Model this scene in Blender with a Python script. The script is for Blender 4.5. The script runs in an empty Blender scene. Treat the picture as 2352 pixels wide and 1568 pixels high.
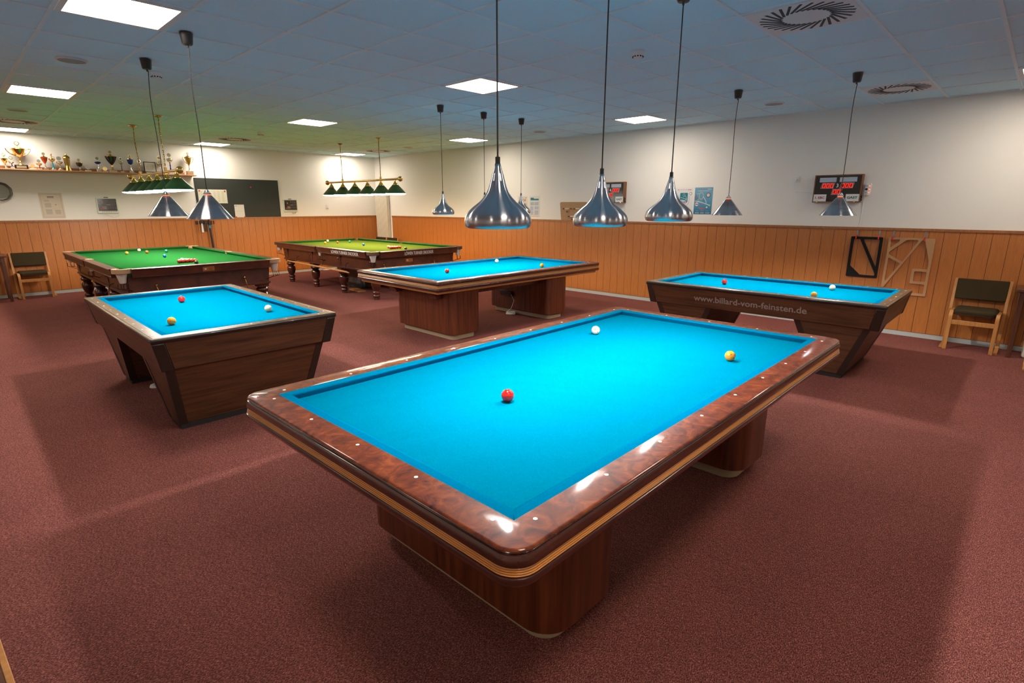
import bpy, math, random
from mathutils import Matrix, Vector
PI = math.pi
random.seed(7)
COL = bpy.context.scene.collection
K = 1.0076
H = 1.62
DR, DB = 8.363, 13.15          # right wall x, back wall y
XL, YF = -3.6, -4.4            # walls behind and beside the camera
ZC = 2.825
def kz(z): return (z - 1.609) * K + H

# ------------------------------------------------------------ materials
def newmat(name):
    m = bpy.data.materials.new(name); m.use_nodes = True
    nt = m.node_tree; b = nt.nodes['Principled BSDF']
    return m, nt, b
def setp(b, **kw):
    for k, v in kw.items():
        k = k.replace('_', ' ')
        if k in b.inputs: b.inputs[k].default_value = v
def mat(name, c, rough=.5, metal=0., coat=0., coat_rough=.1, emit=None, es=0., spec=.5, trans=0., aniso=0., bump=None):
    m, nt, b = newmat(name)
    setp(b, Base_Color=(*c, 1), Roughness=rough, Metallic=metal, Coat_Weight=coat, Coat_Roughness=coat_rough,
         Specular_IOR_Level=spec, Transmission_Weight=trans, Anisotropic=aniso)
    if emit: setp(b, Emission_Color=(*emit, 1), Emission_Strength=es)
    if bump:
        sc, st, dist = bump
        n = nt.nodes.new('ShaderNodeTexNoise'); n.inputs['Scale'].default_value = sc; n.inputs['Detail'].default_value = 3
        tc = nt.nodes.new('ShaderNodeTexCoord'); nt.links.new(tc.outputs['Object'], n.inputs['Vector'])
        bp = nt.nodes.new('ShaderNodeBump'); bp.inputs['Strength'].default_value = st; bp.inputs['Distance'].default_value = dist
        nt.links.new(n.outputs['Fac'], bp.inputs['Height']); nt.links.new(bp.outputs['Normal'], b.inputs['Normal'])
    return m
def noisy(name, cols, stops, scale=(1, 1, 1), nscale=8, detail=6, dist=0., rough=.5, coat=0., cr=.1, bump=0., spec=.5, bdist=.002, rough2=None, sheen=0.):
    m, nt, b = newmat(name)
    N, L = nt.nodes, nt.links
    tc = N.new('ShaderNodeTexCoord'); mp = N.new('ShaderNodeMapping'); mp.inputs['Scale'].default_value = scale
    L.new(tc.outputs['Object'], mp.inputs['Vector'])
    n = N.new('ShaderNodeTexNoise'); n.inputs['Scale'].default_value = nscale; n.inputs['Detail'].default_value = detail
    n.inputs['Distortion'].default_value = dist; n.inputs['Roughness'].default_value = .6
    L.new(mp.outputs['Vector'], n.inputs['Vector'])
    r = N.new('ShaderNodeValToRGB'); e = r.color_ramp.elements
    e[0].position = stops[0]; e[0].color = (*cols[0], 1); e[1].position = stops[-1]; e[1].color = (*cols[-1], 1)
    for s, c in zip(stops[1:-1], cols[1:-1]):
        q = e.new(s); q.color = (*c, 1)
    L.new(n.outputs['Fac'], r.inputs['Fac']); L.new(r.outputs['Color'], b.inputs['Base Color'])
    setp(b, Roughness=rough, Coat_Weight=coat, Coat_Roughness=cr, Specular_IOR_Level=.0 if rough >= .9 else spec, Sheen_Weight=sheen)
    if bump:
        bp = N.new('ShaderNodeBump'); bp.inputs['Strength'].default_value = bump; bp.inputs['Distance'].default_value = bdist
        L.new(n.outputs['Fac'], bp.inputs['Height']); L.new(bp.outputs['Normal'], b.inputs['Normal'])
    return m
def wood(name, a, c, axis='x', rough=.35, coat=0., cr=.1, sc=1.):
    s = {'x': (1.2, 22, 22), 'y': (22, 1.2, 22), 'z': (22, 22, 1.2)}[axis]
    s = tuple(v * sc for v in s)
    mid = tuple((p + q) / 2 for p, q in zip(a, c))
    return noisy(name, [a, mid, c], [.3, .5, .7], s, 2.2, 5, .35, rough, coat, cr)

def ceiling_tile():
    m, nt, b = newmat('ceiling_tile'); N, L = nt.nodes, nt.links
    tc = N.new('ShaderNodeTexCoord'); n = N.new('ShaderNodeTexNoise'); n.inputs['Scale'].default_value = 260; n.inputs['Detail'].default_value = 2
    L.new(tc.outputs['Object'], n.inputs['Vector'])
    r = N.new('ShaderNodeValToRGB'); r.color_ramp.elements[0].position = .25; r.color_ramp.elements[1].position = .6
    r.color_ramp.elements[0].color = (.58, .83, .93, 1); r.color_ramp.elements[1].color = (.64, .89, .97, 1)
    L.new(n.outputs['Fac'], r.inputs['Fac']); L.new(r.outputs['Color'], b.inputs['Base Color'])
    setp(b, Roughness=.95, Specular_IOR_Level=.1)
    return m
def carpet():
    m, nt, b = newmat('burgundy_carpet'); N, L = nt.nodes, nt.links
    tc = N.new('ShaderNodeTexCoord')
    def noise(sc, det, vec):
        n = N.new('ShaderNodeTexNoise'); n.inputs['Scale'].default_value = sc; n.inputs['Detail'].default_value = det
        n.inputs['Roughness'].default_value = .7; L.new(vec, n.inputs['Vector']); return n
    mp = N.new('ShaderNodeMapping'); mp.inputs['Scale'].default_value = (1, 2.2, 1); mp.inputs['Rotation'].default_value = (0, 0, .9)
    L.new(tc.outputs['Object'], mp.inputs['Vector'])
    n1 = noise(120, 6, mp.outputs['Vector']); n1.inputs['Distortion'].default_value = .35; n1.inputs['Roughness'].default_value = .8
    n2 = noise(38, 3, tc.outputs['Object']); n3 = noise(2.2, 3, tc.outputs['Object'])
    r = N.new('ShaderNodeValToRGB'); e = r.color_ramp.elements
    e[0].position = .38; e[0].color = CARPET[0]; e[1].position = .64; e[1].color = CARPET[2]
    q = e.new(.5); q.color = CARPET[1]
    L.new(n1.outputs['Fac'], r.inputs['Fac'])
    def mul(col, fac, lo, hi):
        mr = N.new('ShaderNodeMapRange'); mr.inputs['From Min'].default_value = .3; mr.inputs['From Max'].default_value = .7
        mr.inputs['To Min'].default_value = lo; mr.inputs['To Max'].default_value = hi; L.new(fac, mr.inputs['Value'])
        mx = N.new('ShaderNodeVectorMath'); mx.operation = 'SCALE'; L.new(col, mx.inputs[0]); L.new(mr.outputs['Result'], mx.inputs['Scale'])
        return mx.outputs['Vector']
    c = mul(r.outputs['Color'], n2.outputs['Fac'], .82, 1.2); c = mul(c, n3.outputs['Fac'], .92, 1.08)
    L.new(c, b.inputs['Base Color']); setp(b, Roughness=1., Specular_IOR_Level=.1)
    bp = N.new('ShaderNodeBump'); bp.inputs['Strength'].default_value = .5; bp.inputs['Distance'].default_value = .003
    L.new(n1.outputs['Fac'], bp.inputs['Height']); L.new(bp.outputs['Normal'], b.inputs['Normal'])
    return m
CARPET = [(.046, .0115, .0095, 1), (.142, .039, .032, 1), (.46, .19, .15, 1)]
def brushed(name, c=(.50, .515, .54), rough=.22):
    m, nt, b = newmat(name); N, L = nt.nodes, nt.links
    tc = N.new('ShaderNodeTexCoord'); mp = N.new('ShaderNodeMapping'); mp.inputs['Scale'].default_value = (1.5, 1.5, 420)
    L.new(tc.outputs['Object'], mp.inputs['Vector'])
    n = N.new('ShaderNodeTexNoise'); n.inputs['Scale'].default_value = 2; n.inputs['Detail'].default_value = 3
    L.new(mp.outputs['Vector'], n.inputs['Vector'])
    mr = N.new('ShaderNodeMapRange'); mr.inputs['To Min'].default_value = rough - .07; mr.inputs['To Max'].default_value = rough + .09
    L.new(n.outputs['Fac'], mr.inputs['Value']); L.new(mr.outputs['Result'], b.inputs['Roughness'])
    setp(b, Base_Color=(*c, 1), Metallic=1., Anisotropic=.97, Anisotropic_Rotation=.25)
    tg = N.new('ShaderNodeTangent'); tg.direction_type = 'RADIAL'; tg.axis = 'Z'
    L.new(tg.outputs['Tangent'], b.inputs['Tangent'])
    return m

M_ = {}
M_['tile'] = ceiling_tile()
M_['tbar'] = mat('pale_grid_bar', (.70, .83, .87), .55)
M_['wall'] = mat('white_wall_paint', (.80, .77, .72), .85, spec=.2, bump=(90, .25, .003))
M_['dark'] = mat('dark_backing', (.01, .01, .01), .9)
M_['carpet'] = carpet()
M_['panel'] = wood('wainscot_wood', (.37, .118, .022), (.48, .168, .035), 'z', .42, 0, .1, 2.2)
M_['cap'] = wood('wainscot_cap_wood', (.26, .09, .025), (.38, .15, .045), 'z', .4)
M_['skirt'] = mat('grey_skirting', (.42, .44, .42), .5)
M_['blue'] = noisy('blue_cloth', [(.0, .138, .232), (.0, .165, .276)], [.3, .7], (1, 1, 1), 240, 2, 0, .95, 0, .1, .15, .15, .0006)
M_['blue_rail'] = noisy('blue_cushion_cloth', [(.0, .118, .232), (.0, .142, .275)], [.3, .7], (1, 1, 1), 240, 2, 0, .9, 0, .1, .1, .15, .0006)
M_['green'] = noisy('green_cloth', [(.010, .078, .016), (.014, .097, .021)], [.3, .7], (1, 1, 1), 240, 2, 0, .92, 0, .1, .1, .15, .0006)
M_['green2'] = noisy('green_cloth_warm_lit', [(.050, .080, .012), (.062, .098, .016)], [.3, .7], (1, 1, 1), 240, 2, 0, .92, 0, .1, .1, .15, .0006)  # same cloth as the other table; warm lamplight's yellow mixed into the colour
M_['burl'] = noisy('burl_wood_lacquered', [(.042, .0075, .0035), (.105, .020, .0065), (.165, .034, .009), (.27, .066, .017)], [.30, .45, .58, .75], (1, 1, 1), 14, 10, 1.3, .5, .55, .07, 0, .08)
M_['mahog'] = noisy('dark_mahogany', [(.035, .007, .004), (.085, .018, .009)], [.3, .7], (1, 1, 1), 9, 6, .8, .25, .8, .12)
M_['mahog2'] = wood('mahogany_panel', (.045, .010, .005), (.15, .04, .018), 'z', .35, .3, .2, .55)
M_['zebra'] = wood('striped_mahogany', (.040, .0075, .0028), (.160, .037, .0105), 'z', .35, .3, .2, .6)
M_['gold'] = mat('golden_ribbed_inlay', (.62, .25, .055), .3, 0, .5, .15)
M_['tan_in'] = wood('tan_inlay_wood', (.42, .175, .045), (.54, .24, .07), 'x', .45, .1)
M_['plinth'] = mat('beige_plinth', (.30, .22, .13), .7)
M_['walnut'] = wood('walnut_laminate_x', (.034, .0115, .004), (.110, .040, .0145), 'x', .45, .1, .25, .8)
M_['walnuty'] = wood('walnut_laminate_y', (.034, .0115, .004), (.110, .040, .0145), 'y', .45, .1, .25, .8)
M_['railtop'] = noisy('dark_rail_laminate', [(.065, .034, .013), (.13, .075, .032)], [.35, .65], (1, 1, 1), 14, 6, .6, .4, .2, .15, 0, .3)
M_['trimdark'] = mat('dark_brown_trim', (.018, .010, .007), .35, 0, .3)
M_['black'] = mat('black_plastic', (.012, .012, .012), .4)
M_['blackmatt'] = mat('matt_black_paint', (.008, .008, .009), .8, spec=.2)
M_['blackm'] = mat('black_wire_metal', (.01, .01, .012), .35, .3)
M_['dot'] = mat('pearl_dot', (.80, .76, .70), .25)
M_['red'] = mat('red_ball', (.75, .012, .008), .06, 0, .6, .03)
M_['yellow'] = mat('yellow_ball', (.74, .25, .008), .06, 0, .6, .03)
M_['white'] = mat('ivory_ball', (.62, .56, .42), .07, 0, .6, .03)
M_['spot'] = mat('red_ball_spot', (.6, .05, .02), .1)
M_['brownb'] = mat('brown_ball', (.36, .09, .015), .06, 0, .6, .03)
M_['greenb'] = mat('green_ball', (.0, .20, .11), .06, 0, .6, .03)
M_['blueb'] = mat('blue_ball', (.0, .10, .34), .06, 0, .6, .03)
M_['blackb'] = mat('black_ball', (.008, .010, .009), .06, 0, .6, .03)
M_['pinkb'] = mat('pink_ball', (.85, .28, .16), .06, 0, .6, .03)
M_['redb'] = mat('dark_red_ball', (.50, .018, .008), .06, 0, .6, .03)
M_['steel'] = brushed('brushed_aluminium')
M_['cone_al'] = brushed('satin_aluminium', (.50, .52, .55), .24)
M_['inner'] = mat('shade_inner_white', (.85, .84, .82), .4)
M_['cord'] = mat('black_cord', (.012, .012, .012), .5)
M_['orange_glow'] = mat('orange_glow_ring', (.8, .12, .02), .4, emit=(1, .13, .03), es=1.1)
M_['brass'] = mat('polished_brass', (.72, .48, .16), .2, 1.)
M_['shadeg'] = mat('green_shade', (.004, .055, .022), .35, 0, .3)
M_['leather'] = mat('tan_leather', (.50, .31, .17), .55)
M_['leatherd'] = mat('brown_leather', (.10, .055, .022), .5)
M_['net'] = mat('white_net', (.60, .58, .54), .8)
M_['white_p'] = mat('white_plastic', (.75, .75, .73), .45)
M_['grey_p'] = mat('grey_green_plastic', (.60, .64, .52), .4)
M_['birch'] = wood('light_birch', (.36, .145, .032), (.48, .208, .055), 'z', .45, .0)
M_['mdf'] = mat('mdf_board', (.44, .235, .11), .7)
M_['rackw'] = wood('rack_wood', (.30, .16, .07), (.40, .22, .11), 'x', .5)
M_['fabric'] = mat('dark_brown_fabric', (.042, .029, .014), .95, spec=.1, bump=(700, .5, .001))
M_['tablew'] = wood('dark_table_wood', (.06, .016, .007), (.13, .04, .016), 'z', .4, .2)
M_['framew'] = wood('board_frame_wood', (.16, .06, .025), (.24, .10, .045), 'z', .4)
M_['gloss_black'] = mat('gloss_black_panel', (.006, .006, .007), .12)
M_['led'] = mat('red_led_digit', (.5, .01, .005), .4, emit=(1, .03, .012), es=.75)
M_['led_bg'] = mat('red_led_window', (.10, .003, .003), .3, emit=(.4, .003, .003), es=.12)
M_['led_sw'] = mat('red_switch_light', (.8, .1, .03), .3, emit=(1, .12, .03), es=2.5)
M_['card'] = mat('white_card', (.72, .72, .72), .6)
M_['card2'] = mat('pale_grey_card', (.42, .47, .56), .6)
M_['redtxt'] = mat('dark_red_print', (.30, .01, .02), .6)
M_['grntxt'] = mat('dark_green_print', (.01, .09, .07), .6)
M_['whttxt'] = mat('white_print', (.75, .73, .68), .5)
M_['greytxt'] = mat('grey_print', (.27, .21, .19), .5)
M_['board'] = mat('blackboard_surface', (.028, .032, .027), .75, bump=(40, .1, .001))
M_['paper'] = mat('white_paper', (.70, .68, .62), .8)
M_['paperw'] = mat('cream_paper', (.66, .56, .45), .8)
M_['ink'] = mat('grey_ink', (.30, .27, .24), .8)
M_['inkd'] = mat('black_ink', (.03, .03, .03), .8)
M_['yel_p'] = mat('yellow_print', (.70, .58, .16), .8)
M_['teal_p'] = mat('teal_print', (.0, .17, .24), .6)
M_['red_p'] = mat('red_print', (.60, .06, .05), .6)
M_['orange_p'] = mat('orange_print', (.65, .30, .10), .6)
M_['magnet'] = mat('red_magnet', (.55, .01, .015), .3)
M_['redhook'] = mat('red_rubber_hook', (.62, .008, .008), .4)
M_['bracket'] = mat('galvanised_metal', (.30, .30, .29), .35, 1.)
M_['shelfw'] = wood('shelf_wood', (.40, .17, .07), (.52, .25, .11), 'x', .4)
M_['tgold'] = mat('gold_trophy_metal', (.80, .55, .22), .16, 1.)
M_['tsilv'] = mat('silver_trophy_metal', (.75, .73, .68), .16, 1.)
M_['tbronze'] = mat('antique_bronze', (.38, .24, .07), .3, 1.)
M_['tred'] = mat('red_enamel_cup', (.45, .05, .01), .15, .4, .5)
M_['tdark'] = mat('dark_cup', (.02, .014, .01), .15, .2, .5)
M_['tblue'] = mat('blue_enamel', (.005, .03, .22), .15, .3, .5)
M_['tcyan'] = mat('cyan_enamel', (.0, .30, .46), .15, .3, .5)
M_['tmaroon'] = mat('maroon_stem', (.10, .01, .015), .3)
M_['tmarble'] = mat('pale_marble_base', (.60, .55, .46), .3)
M_['tglass'] = mat('clear_acrylic', (.80, .84, .84), .1, trans=.6)
M_['medalf'] = mat('matt_medal_face', (.30, .27, .20), .5, .2)
M_['pewter'] = mat('pewter_plate', (.24, .23, .20), .5, 1.)
M_['cueblue'] = mat('blue_grip_tape', (.0, .26, .48), .5)
M_['radiator'] = mat('cream_radiator_paint', (.66, .60, .50), .5)
M_['cover'] = noisy('grey_vinyl_cover', [(.008, .008, .009), (.055, .053, .05)], [.4, .68], (1, 1, 1), 5, 4, .5, .45)
M_['ventm'] = mat('white_vent_plate', (.72, .71, .69), .5)
M_['ventslot'] = mat('dark_vent_slot', (.008, .008, .008), .6)
M_['spk'] = mat('grey_speaker_grille', (.34, .36, .36), .7)
M_['scratch'] = mat('worn_plate_metal', (.5, .4, .25), .35, .8)

def emis(name, c, s):
    m = bpy.data.materials.new(name); m.use_nodes = True; nt = m.node_tree
    for n in list(nt.nodes): nt.nodes.remove(n)
    o = nt.nodes.new('ShaderNodeOutputMaterial'); e = nt.nodes.new('ShaderNodeEmission')
    e.inputs['Color'].default_value = (*c, 1); e.inputs['Strength'].default_value = s
    nt.links.new(e.outputs[0], o.inputs['Surface']); return m
M_['panel_light'] = emis('ceiling_panel_light', (1, .88, .74), 23.5)
M_['bulb'] = emis('warm_bulb', (1, .97, .93), 2000)
M_['bulbc'] = emis('warm_bulb_cone_lamp', (1, .97, .93), 2000)
M_['snk_glow'] = emis('snooker_lamp_glow', (1, .70, .40), 80)  # glow of the bowls added under the green shades
M_['snk_glow2'] = emis('cool_snooker_lamp_glow', (1, .90, .80), 62)
def schedule_mat():
    m, nt, b = newmat('schedule_print'); N, L = nt.nodes, nt.links
    tc = N.new('ShaderNodeTexCoord'); mp = N.new('ShaderNodeMapping'); mp.inputs['Scale'].default_value = (1, 30, 1); mp.inputs['Rotation'].default_value = (PI / 2, 0, 0)
    br = N.new('ShaderNodeTexBrick'); L.new(tc.outputs['Object'], mp.inputs['Vector'])
    mp.inputs['Scale'].default_value = (1, 1, 1); L.new(mp.outputs['Vector'], br.inputs['Vector'])
    br.inputs['Scale'].default_value = 1.; br.inputs['Brick Width'].default_value = .07; br.inputs['Row Height'].default_value = .026; br.inputs['Mortar Size'].default_value = .006
    br.inputs['Color1'].default_value = (.70, .62, .26, 1); br.inputs['Color2'].default_value = (.62, .66, .56, 1); br.inputs['Mortar'].default_value = (.70, .68, .62, 1); br.inputs['Bias'].default_value = 0.
    L.new(br.outputs['Color'], b.inputs['Base Color']); setp(b, Roughness=.8); return m
M_['sched'] = schedule_mat()
def poster_blue():
    m, nt, b = newmat('blue_poster_print'); N, L = nt.nodes, nt.links
    tc = N.new('ShaderNodeTexCoord'); sp = N.new('ShaderNodeSeparateXYZ'); L.new(tc.outputs['Generated'], sp.inputs[0])
    r = N.new('ShaderNodeValToRGB'); e = r.color_ramp.elements
    e[0].color = (.01, .12, .22, 1); e[1].color = (.16, .36, .50, 1); q = e.new(.35); q.color = (.06, .27, .42, 1)
    L.new(sp.outputs['Z'], r.inputs['Fac']); L.new(r.outputs['Color'], b.inputs['Base Color']); setp(b, Roughness=.4)
    return m
M_['poster_blue'] = poster_blue()

# ------------------------------------------------------------ mesh builder
def rloop(hx, hy, r, n=8):
    r = max(r, 1e-4); out = []
    for cx, cy, a0 in ((hx - r, hy - r, 0), (-hx + r, hy - r, 90), (-hx + r, -hy + r, 180), (hx - r, -hy + r, 270)):
        for i in range(n + 1):
            a = math.radians(a0 + 90 * i / n); out.append((cx + r * math.cos(a), cy + r * math.sin(a)))
    return out
class MB:
    def __init__(s, m=None): s.v = []; s.f = []; s.mi = []; s.M = m or Matrix.Identity(4); s.k = 0
    def add(s, vs, fs):
        o = len(s.v); s.v += [tuple(s.M @ Vector(p)) for p in vs]
        s.f += [tuple(o + i for i in f) for f in fs]; s.mi += [s.k] * len(fs); return s
    def box(s, x0, x1, y0, y1, z0, z1):
        x0, x1 = sorted((x0, x1)); y0, y1 = sorted((y0, y1)); z0, z1 = sorted((z0, z1))
        return s.add([(x0, y0, z0), (x1, y0, z0), (x1, y1, z0), (x0, y1, z0), (x0, y0, z1), (x1, y0, z1), (x1, y1, z1), (x0, y1, z1)],
                     [(3, 2, 1, 0), (4, 5, 6, 7), (0, 1, 5, 4), (1, 2, 6, 5), (2, 3, 7, 6), (3, 0, 4, 7)])
    def frustum(s, a, b, z0, z1):     # a, b = (x0,x1,y0,y1) at z0, z1
        v = [(a[0], a[2], z0), (a[1], a[2], z0), (a[1], a[3], z0), (a[0], a[3], z0), (b[0], b[2], z1), (b[1], b[2], z1), (b[1], b[3], z1), (b[0], b[3], z1)]
        return s.add(v, [(3, 2, 1, 0), (4, 5, 6, 7), (0, 1, 5, 4), (1, 2, 6, 5), (2, 3, 7, 6), (3, 0, 4, 7)])
    def hexa(s, v):
        return s.add(v, [(3, 2, 1, 0), (4, 5, 6, 7), (0, 1, 5, 4), (1, 2, 6, 5), (2, 3, 7, 6), (3, 0, 4, 7)])
    def prism(s, poly, a, b, plane='xy'):
        n = len(poly)
        def P(p, h): return (p[0], p[1], h) if plane == 'xy' else (p[0], h, p[1]) if plane == 'xz' else (h, p[0], p[1])
        v = [P(p, a) for p in poly] + [P(p, b) for p in poly]
        return s.add(v, [tuple(range(n))[::-1], tuple(range(n, 2 * n))] + [(i, (i + 1) % n, n + (i + 1) % n, n + i) for i in range(n)])
    def lathe(s, prof, n=32, c=(0, 0, 0), skip=None, cap=False):
        v = []; f = []
        for r, z in prof:
            for i in range(n):
                a = 2 * PI * i / n; v.append((c[0] + r * math.cos(a), c[1] + r * math.sin(a), c[2] + z))
        for j in range(len(prof) - 1):
            for i in range(n):
                if skip and skip(i, j): continue
                k = (i + 1) % n; f.append((j * n + i, j * n + k, (j + 1) * n + k, (j + 1) * n + i))
        if cap: f.append(tuple(range(n))[::-1]); f.append(tuple((len(prof) - 1) * n + i for i in range(n)))
        return s.add(v, f)
    def cyl(s, c, r, h, axis='z', n=20, r2=None):
        r2 = r if r2 is None else r2
        old = s.M; R = {'z': Matrix.Identity(4), 'x': Matrix.Rotation(PI / 2, 4, 'Y'), 'y': Matrix.Rotation(-PI / 2, 4, 'X')}[axis]
        s.M = old @ Matrix.Translation(c) @ R; s.lathe([(r, 0), (r2, h)], n, cap=True); s.M = old; return s
    def sphere(s, c, r, nu=24, nv=14, sc=(1, 1, 1)):
        v = [(c[0], c[1], c[2] - r * sc[2])]; f = []
        for j in range(1, nv):
            t = -PI / 2 + PI * j / nv
            for i in range(nu):
                a = 2 * PI * i / nu
                v.append((c[0] + r * sc[0] * math.cos(t) * math.cos(a), c[1] + r * sc[1] * math.cos(t) * math.sin(a), c[2] + r * sc[2] * math.sin(t)))
        v.append((c[0], c[1], c[2] + r * sc[2])); T = len(v) - 1
        for i in range(nu):
            k = (i + 1) % nu
            f.append((0, 1 + k, 1 + i)); f.append((T, T - nu + i, T - nu + k))
            for j in range(nv - 2):
                a = 1 + j * nu; f.append((a + i, a + k, a + nu + k, a + nu + i))
        return s.add(v, f)
    def tube(s, pts, r, n=8, closed=False, taper=None):
        P = [Vector(p) for p in pts]; v = []; f = []; m = len(P)
        up = None
        for j, p in enumerate(P):
            if closed: t = P[(j + 1) % m] - P[j - 1]
            else: t = P[min(j + 1, m - 1)] - P[max(j - 1, 0)]
            t.normalize()
            if up is None: up = Vector((0, 0, 1)) if abs(t.z) < .9 else Vector((1, 0, 0))
            a = t.cross(up); 
            if a.length < 1e-6: a = t.orthogonal()
            a.normalize(); b = t.cross(a); up = -b if False else a.cross(t)
            rr = r if taper is None else r + (taper - r) * j / (m - 1)
            for i in range(n):
                q = 2 * PI * i / n; v.append(tuple(p + a * rr * math.cos(q) + b * rr * math.sin(q)))
        for j in range(m if closed else m - 1):
            for i in range(n):
                k = (i + 1) % n; J = (j + 1) % m; f.append((j * n + i, j * n + k, J * n + k, J * n + i))
        if not closed: f.append(tuple(range(n))[::-1]); f.append(tuple((m - 1) * n + i for i in range(n)))
        return s.add(v, f)
    def strip(s, path, w, th, xc=0.):  # path in (y,z); flat band of width w (x) and thickness th
        P = [Vector((0, a, b)) for a, b in path]; v = []; f = []; m = len(P)
        for j, p in enumerate(P):
            t = (P[min(j + 1, m - 1)] - P[max(j - 1, 0)]).normalized(); nrm = Vector((0, -t.z, t.y))
            for dx, dn in ((-w / 2, -th / 2), (w / 2, -th / 2), (w / 2, th / 2), (-w / 2, th / 2)):
                v.append((xc + dx, p.y + nrm.y * dn, p.z + nrm.z * dn))
        for j in range(m - 1):
            for i in range(4):
                k = (i + 1) % 4; f.append((j * 4 + i, j * 4 + k, j * 4 + 4 + k, j * 4 + 4 + i))
        f.append((3, 2, 1, 0)); f.append(tuple(4 * (m - 1) + i for i in range(4)))
        return s.add(v, f)
    def ring(s, hx, hy, r, prof, n=8, close=False):   # profile of (outward offset, z)
        v = []; f = []
        for d, z in prof:
            L = rloop(hx + d, hy + d, max(r + d, 1e-4) if r > 0 else 1e-4, n if r > 0 else 1)
            N = len(L); v += [(x, y, z) for x, y in L]
        m = len(prof)
        for j in range(m if close else m - 1):
            J = (j + 1) % m
            for i in range(N):
                k = (i + 1) % N; f.append((j * N + i, j * N + k, J * N + k, J * N + i))
        return s.add(v, f)
    def build(s, name, mats, parent=None, bevel=0, smooth=35, loc=None, rotz=0, solid=0, seg=2):
        me = bpy.data.meshes.new(name); me.from_pydata(s.v, [], s.f)
        if not isinstance(mats, (list, tuple)): mats = [mats]
        for m in mats: me.materials.append(m)
        me.polygons.foreach_set('material_index', s.mi); me.update()
        import bmesh
        bm = bmesh.new(); bm.from_mesh(me); bmesh.ops.recalc_face_normals(bm, faces=bm.faces); bm.to_mesh(me); bm.free()
        me.polygons.foreach_set('use_smooth', [True] * len(me.polygons)); me.set_sharp_from_angle(angle=math.radians(smooth))
        o = bpy.data.objects.new(name, me); COL.objects.link(o)
        if parent: o.parent = parent
        if loc: o.location = loc
        o.rotation_euler = (0, 0, rotz)
        if solid:
            md = o.modifiers.new('thickness', 'SOLIDIFY'); md.thickness = solid; md.offset = -1
        if bevel:
            md = o.modifiers.new('bevel', 'BEVEL'); md.width = bevel; md.segments = seg; md.limit_method = 'ANGLE'; md.angle_limit = math.radians(40); md.harden_normals = False
        return o

def tag(o, label=None, cat=None, group=None, kind=None):
    if label: o['label'] = label
    if cat: o['category'] = cat
    if group: o['group'] = group
    if kind: o['kind'] = kind
    return o
def thing(name, loc, rz, label, cat, group=None):
    o = bpy.data.objects.new(name, None); COL.objects.link(o); o.location = loc; o.rotation_euler = (0, 0, rz)
    return tag(o, label, cat, group)
def copy_tree(o, parent=None):
    kids = list(o.children)
    c = o.copy(); COL.objects.link(c)
    if parent: c.parent = parent
    for ch in kids: copy_tree(ch, c)
    return c
def text(s, size, m, name, parent, M, width=None, ext=.0006, spacing=1., shear=0., align='CENTER', bold=0.):
    cu = bpy.data.curves.new(name, 'FONT'); cu.body = s; cu.size = size; cu.align_x = align; cu.align_y = 'CENTER'
    cu.extrude = ext; cu.space_character = spacing; cu.shear = shear; cu.offset = bold; cu.resolution_u = 3
    o = bpy.data.objects.new(name, cu); COL.objects.link(o)
    bpy.context.view_layer.update()
    me = bpy.data.meshes.new_from_object(o.evaluated_get(bpy.context.evaluated_depsgraph_get()))
    bpy.data.objects.remove(o); bpy.data.curves.remove(cu)
    me.materials.clear(); me.materials.append(m)
    if width:
        xs = [v.co.x for v in me.vertices]; w = max(xs) - min(xs); c = (max(xs) + min(xs)) / 2
        for v in me.vertices: v.co.x = (v.co.x - c) * width / w
    me.transform(M); t = bpy.data.objects.new(name, me); COL.objects.link(t)
    if parent: t.parent = parent
    return t
RX = Matrix.Rotation(PI / 2, 4, 'X')     # text stands up, facing -y
def T(x, y, z): return Matrix.Translation((x, y, z))
WR = -PI / 2                              # local frame of things on the right wall

# ------------------------------------------------------------ room shell
m = MB(); m.box(XL, DR, YF, DB, -.1, 0); tag(m.build('floor', M_['carpet']), kind='structure')
x0g, dxg, y0g, dyg = .7416, .6302, .4257, .6252
gx = [x0g + dxg * i for i in range(-8, 14)]; gx = [g for g in gx if XL < g < DR]
gy = [y0g + dyg * i for i in range(-8, 22)]; gy = [g for g in gy if YF < g < DB]
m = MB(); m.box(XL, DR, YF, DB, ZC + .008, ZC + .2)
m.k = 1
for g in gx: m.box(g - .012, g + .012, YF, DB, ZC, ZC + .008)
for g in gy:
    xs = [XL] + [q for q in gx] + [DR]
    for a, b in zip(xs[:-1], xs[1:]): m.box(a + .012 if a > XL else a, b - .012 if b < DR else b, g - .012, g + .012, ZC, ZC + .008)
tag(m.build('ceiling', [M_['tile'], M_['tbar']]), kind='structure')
for nm, a in (('wall_right', (DR, DR + .2, YF, DB)), ('wall_back', (XL, DR + .2, DB, DB + .2)), ('wall_left', (XL - .2, XL, YF, DB + .2)), ('wall_front', (XL - .2, DR + .2, YF - .2, YF))):
    m = MB(); m.box(*a, -.1, ZC + .2); tag(m.build(nm, M_['wall']), kind='structure')
# shadow gap strips where ceiling meets wall
WT = 1.345
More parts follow.
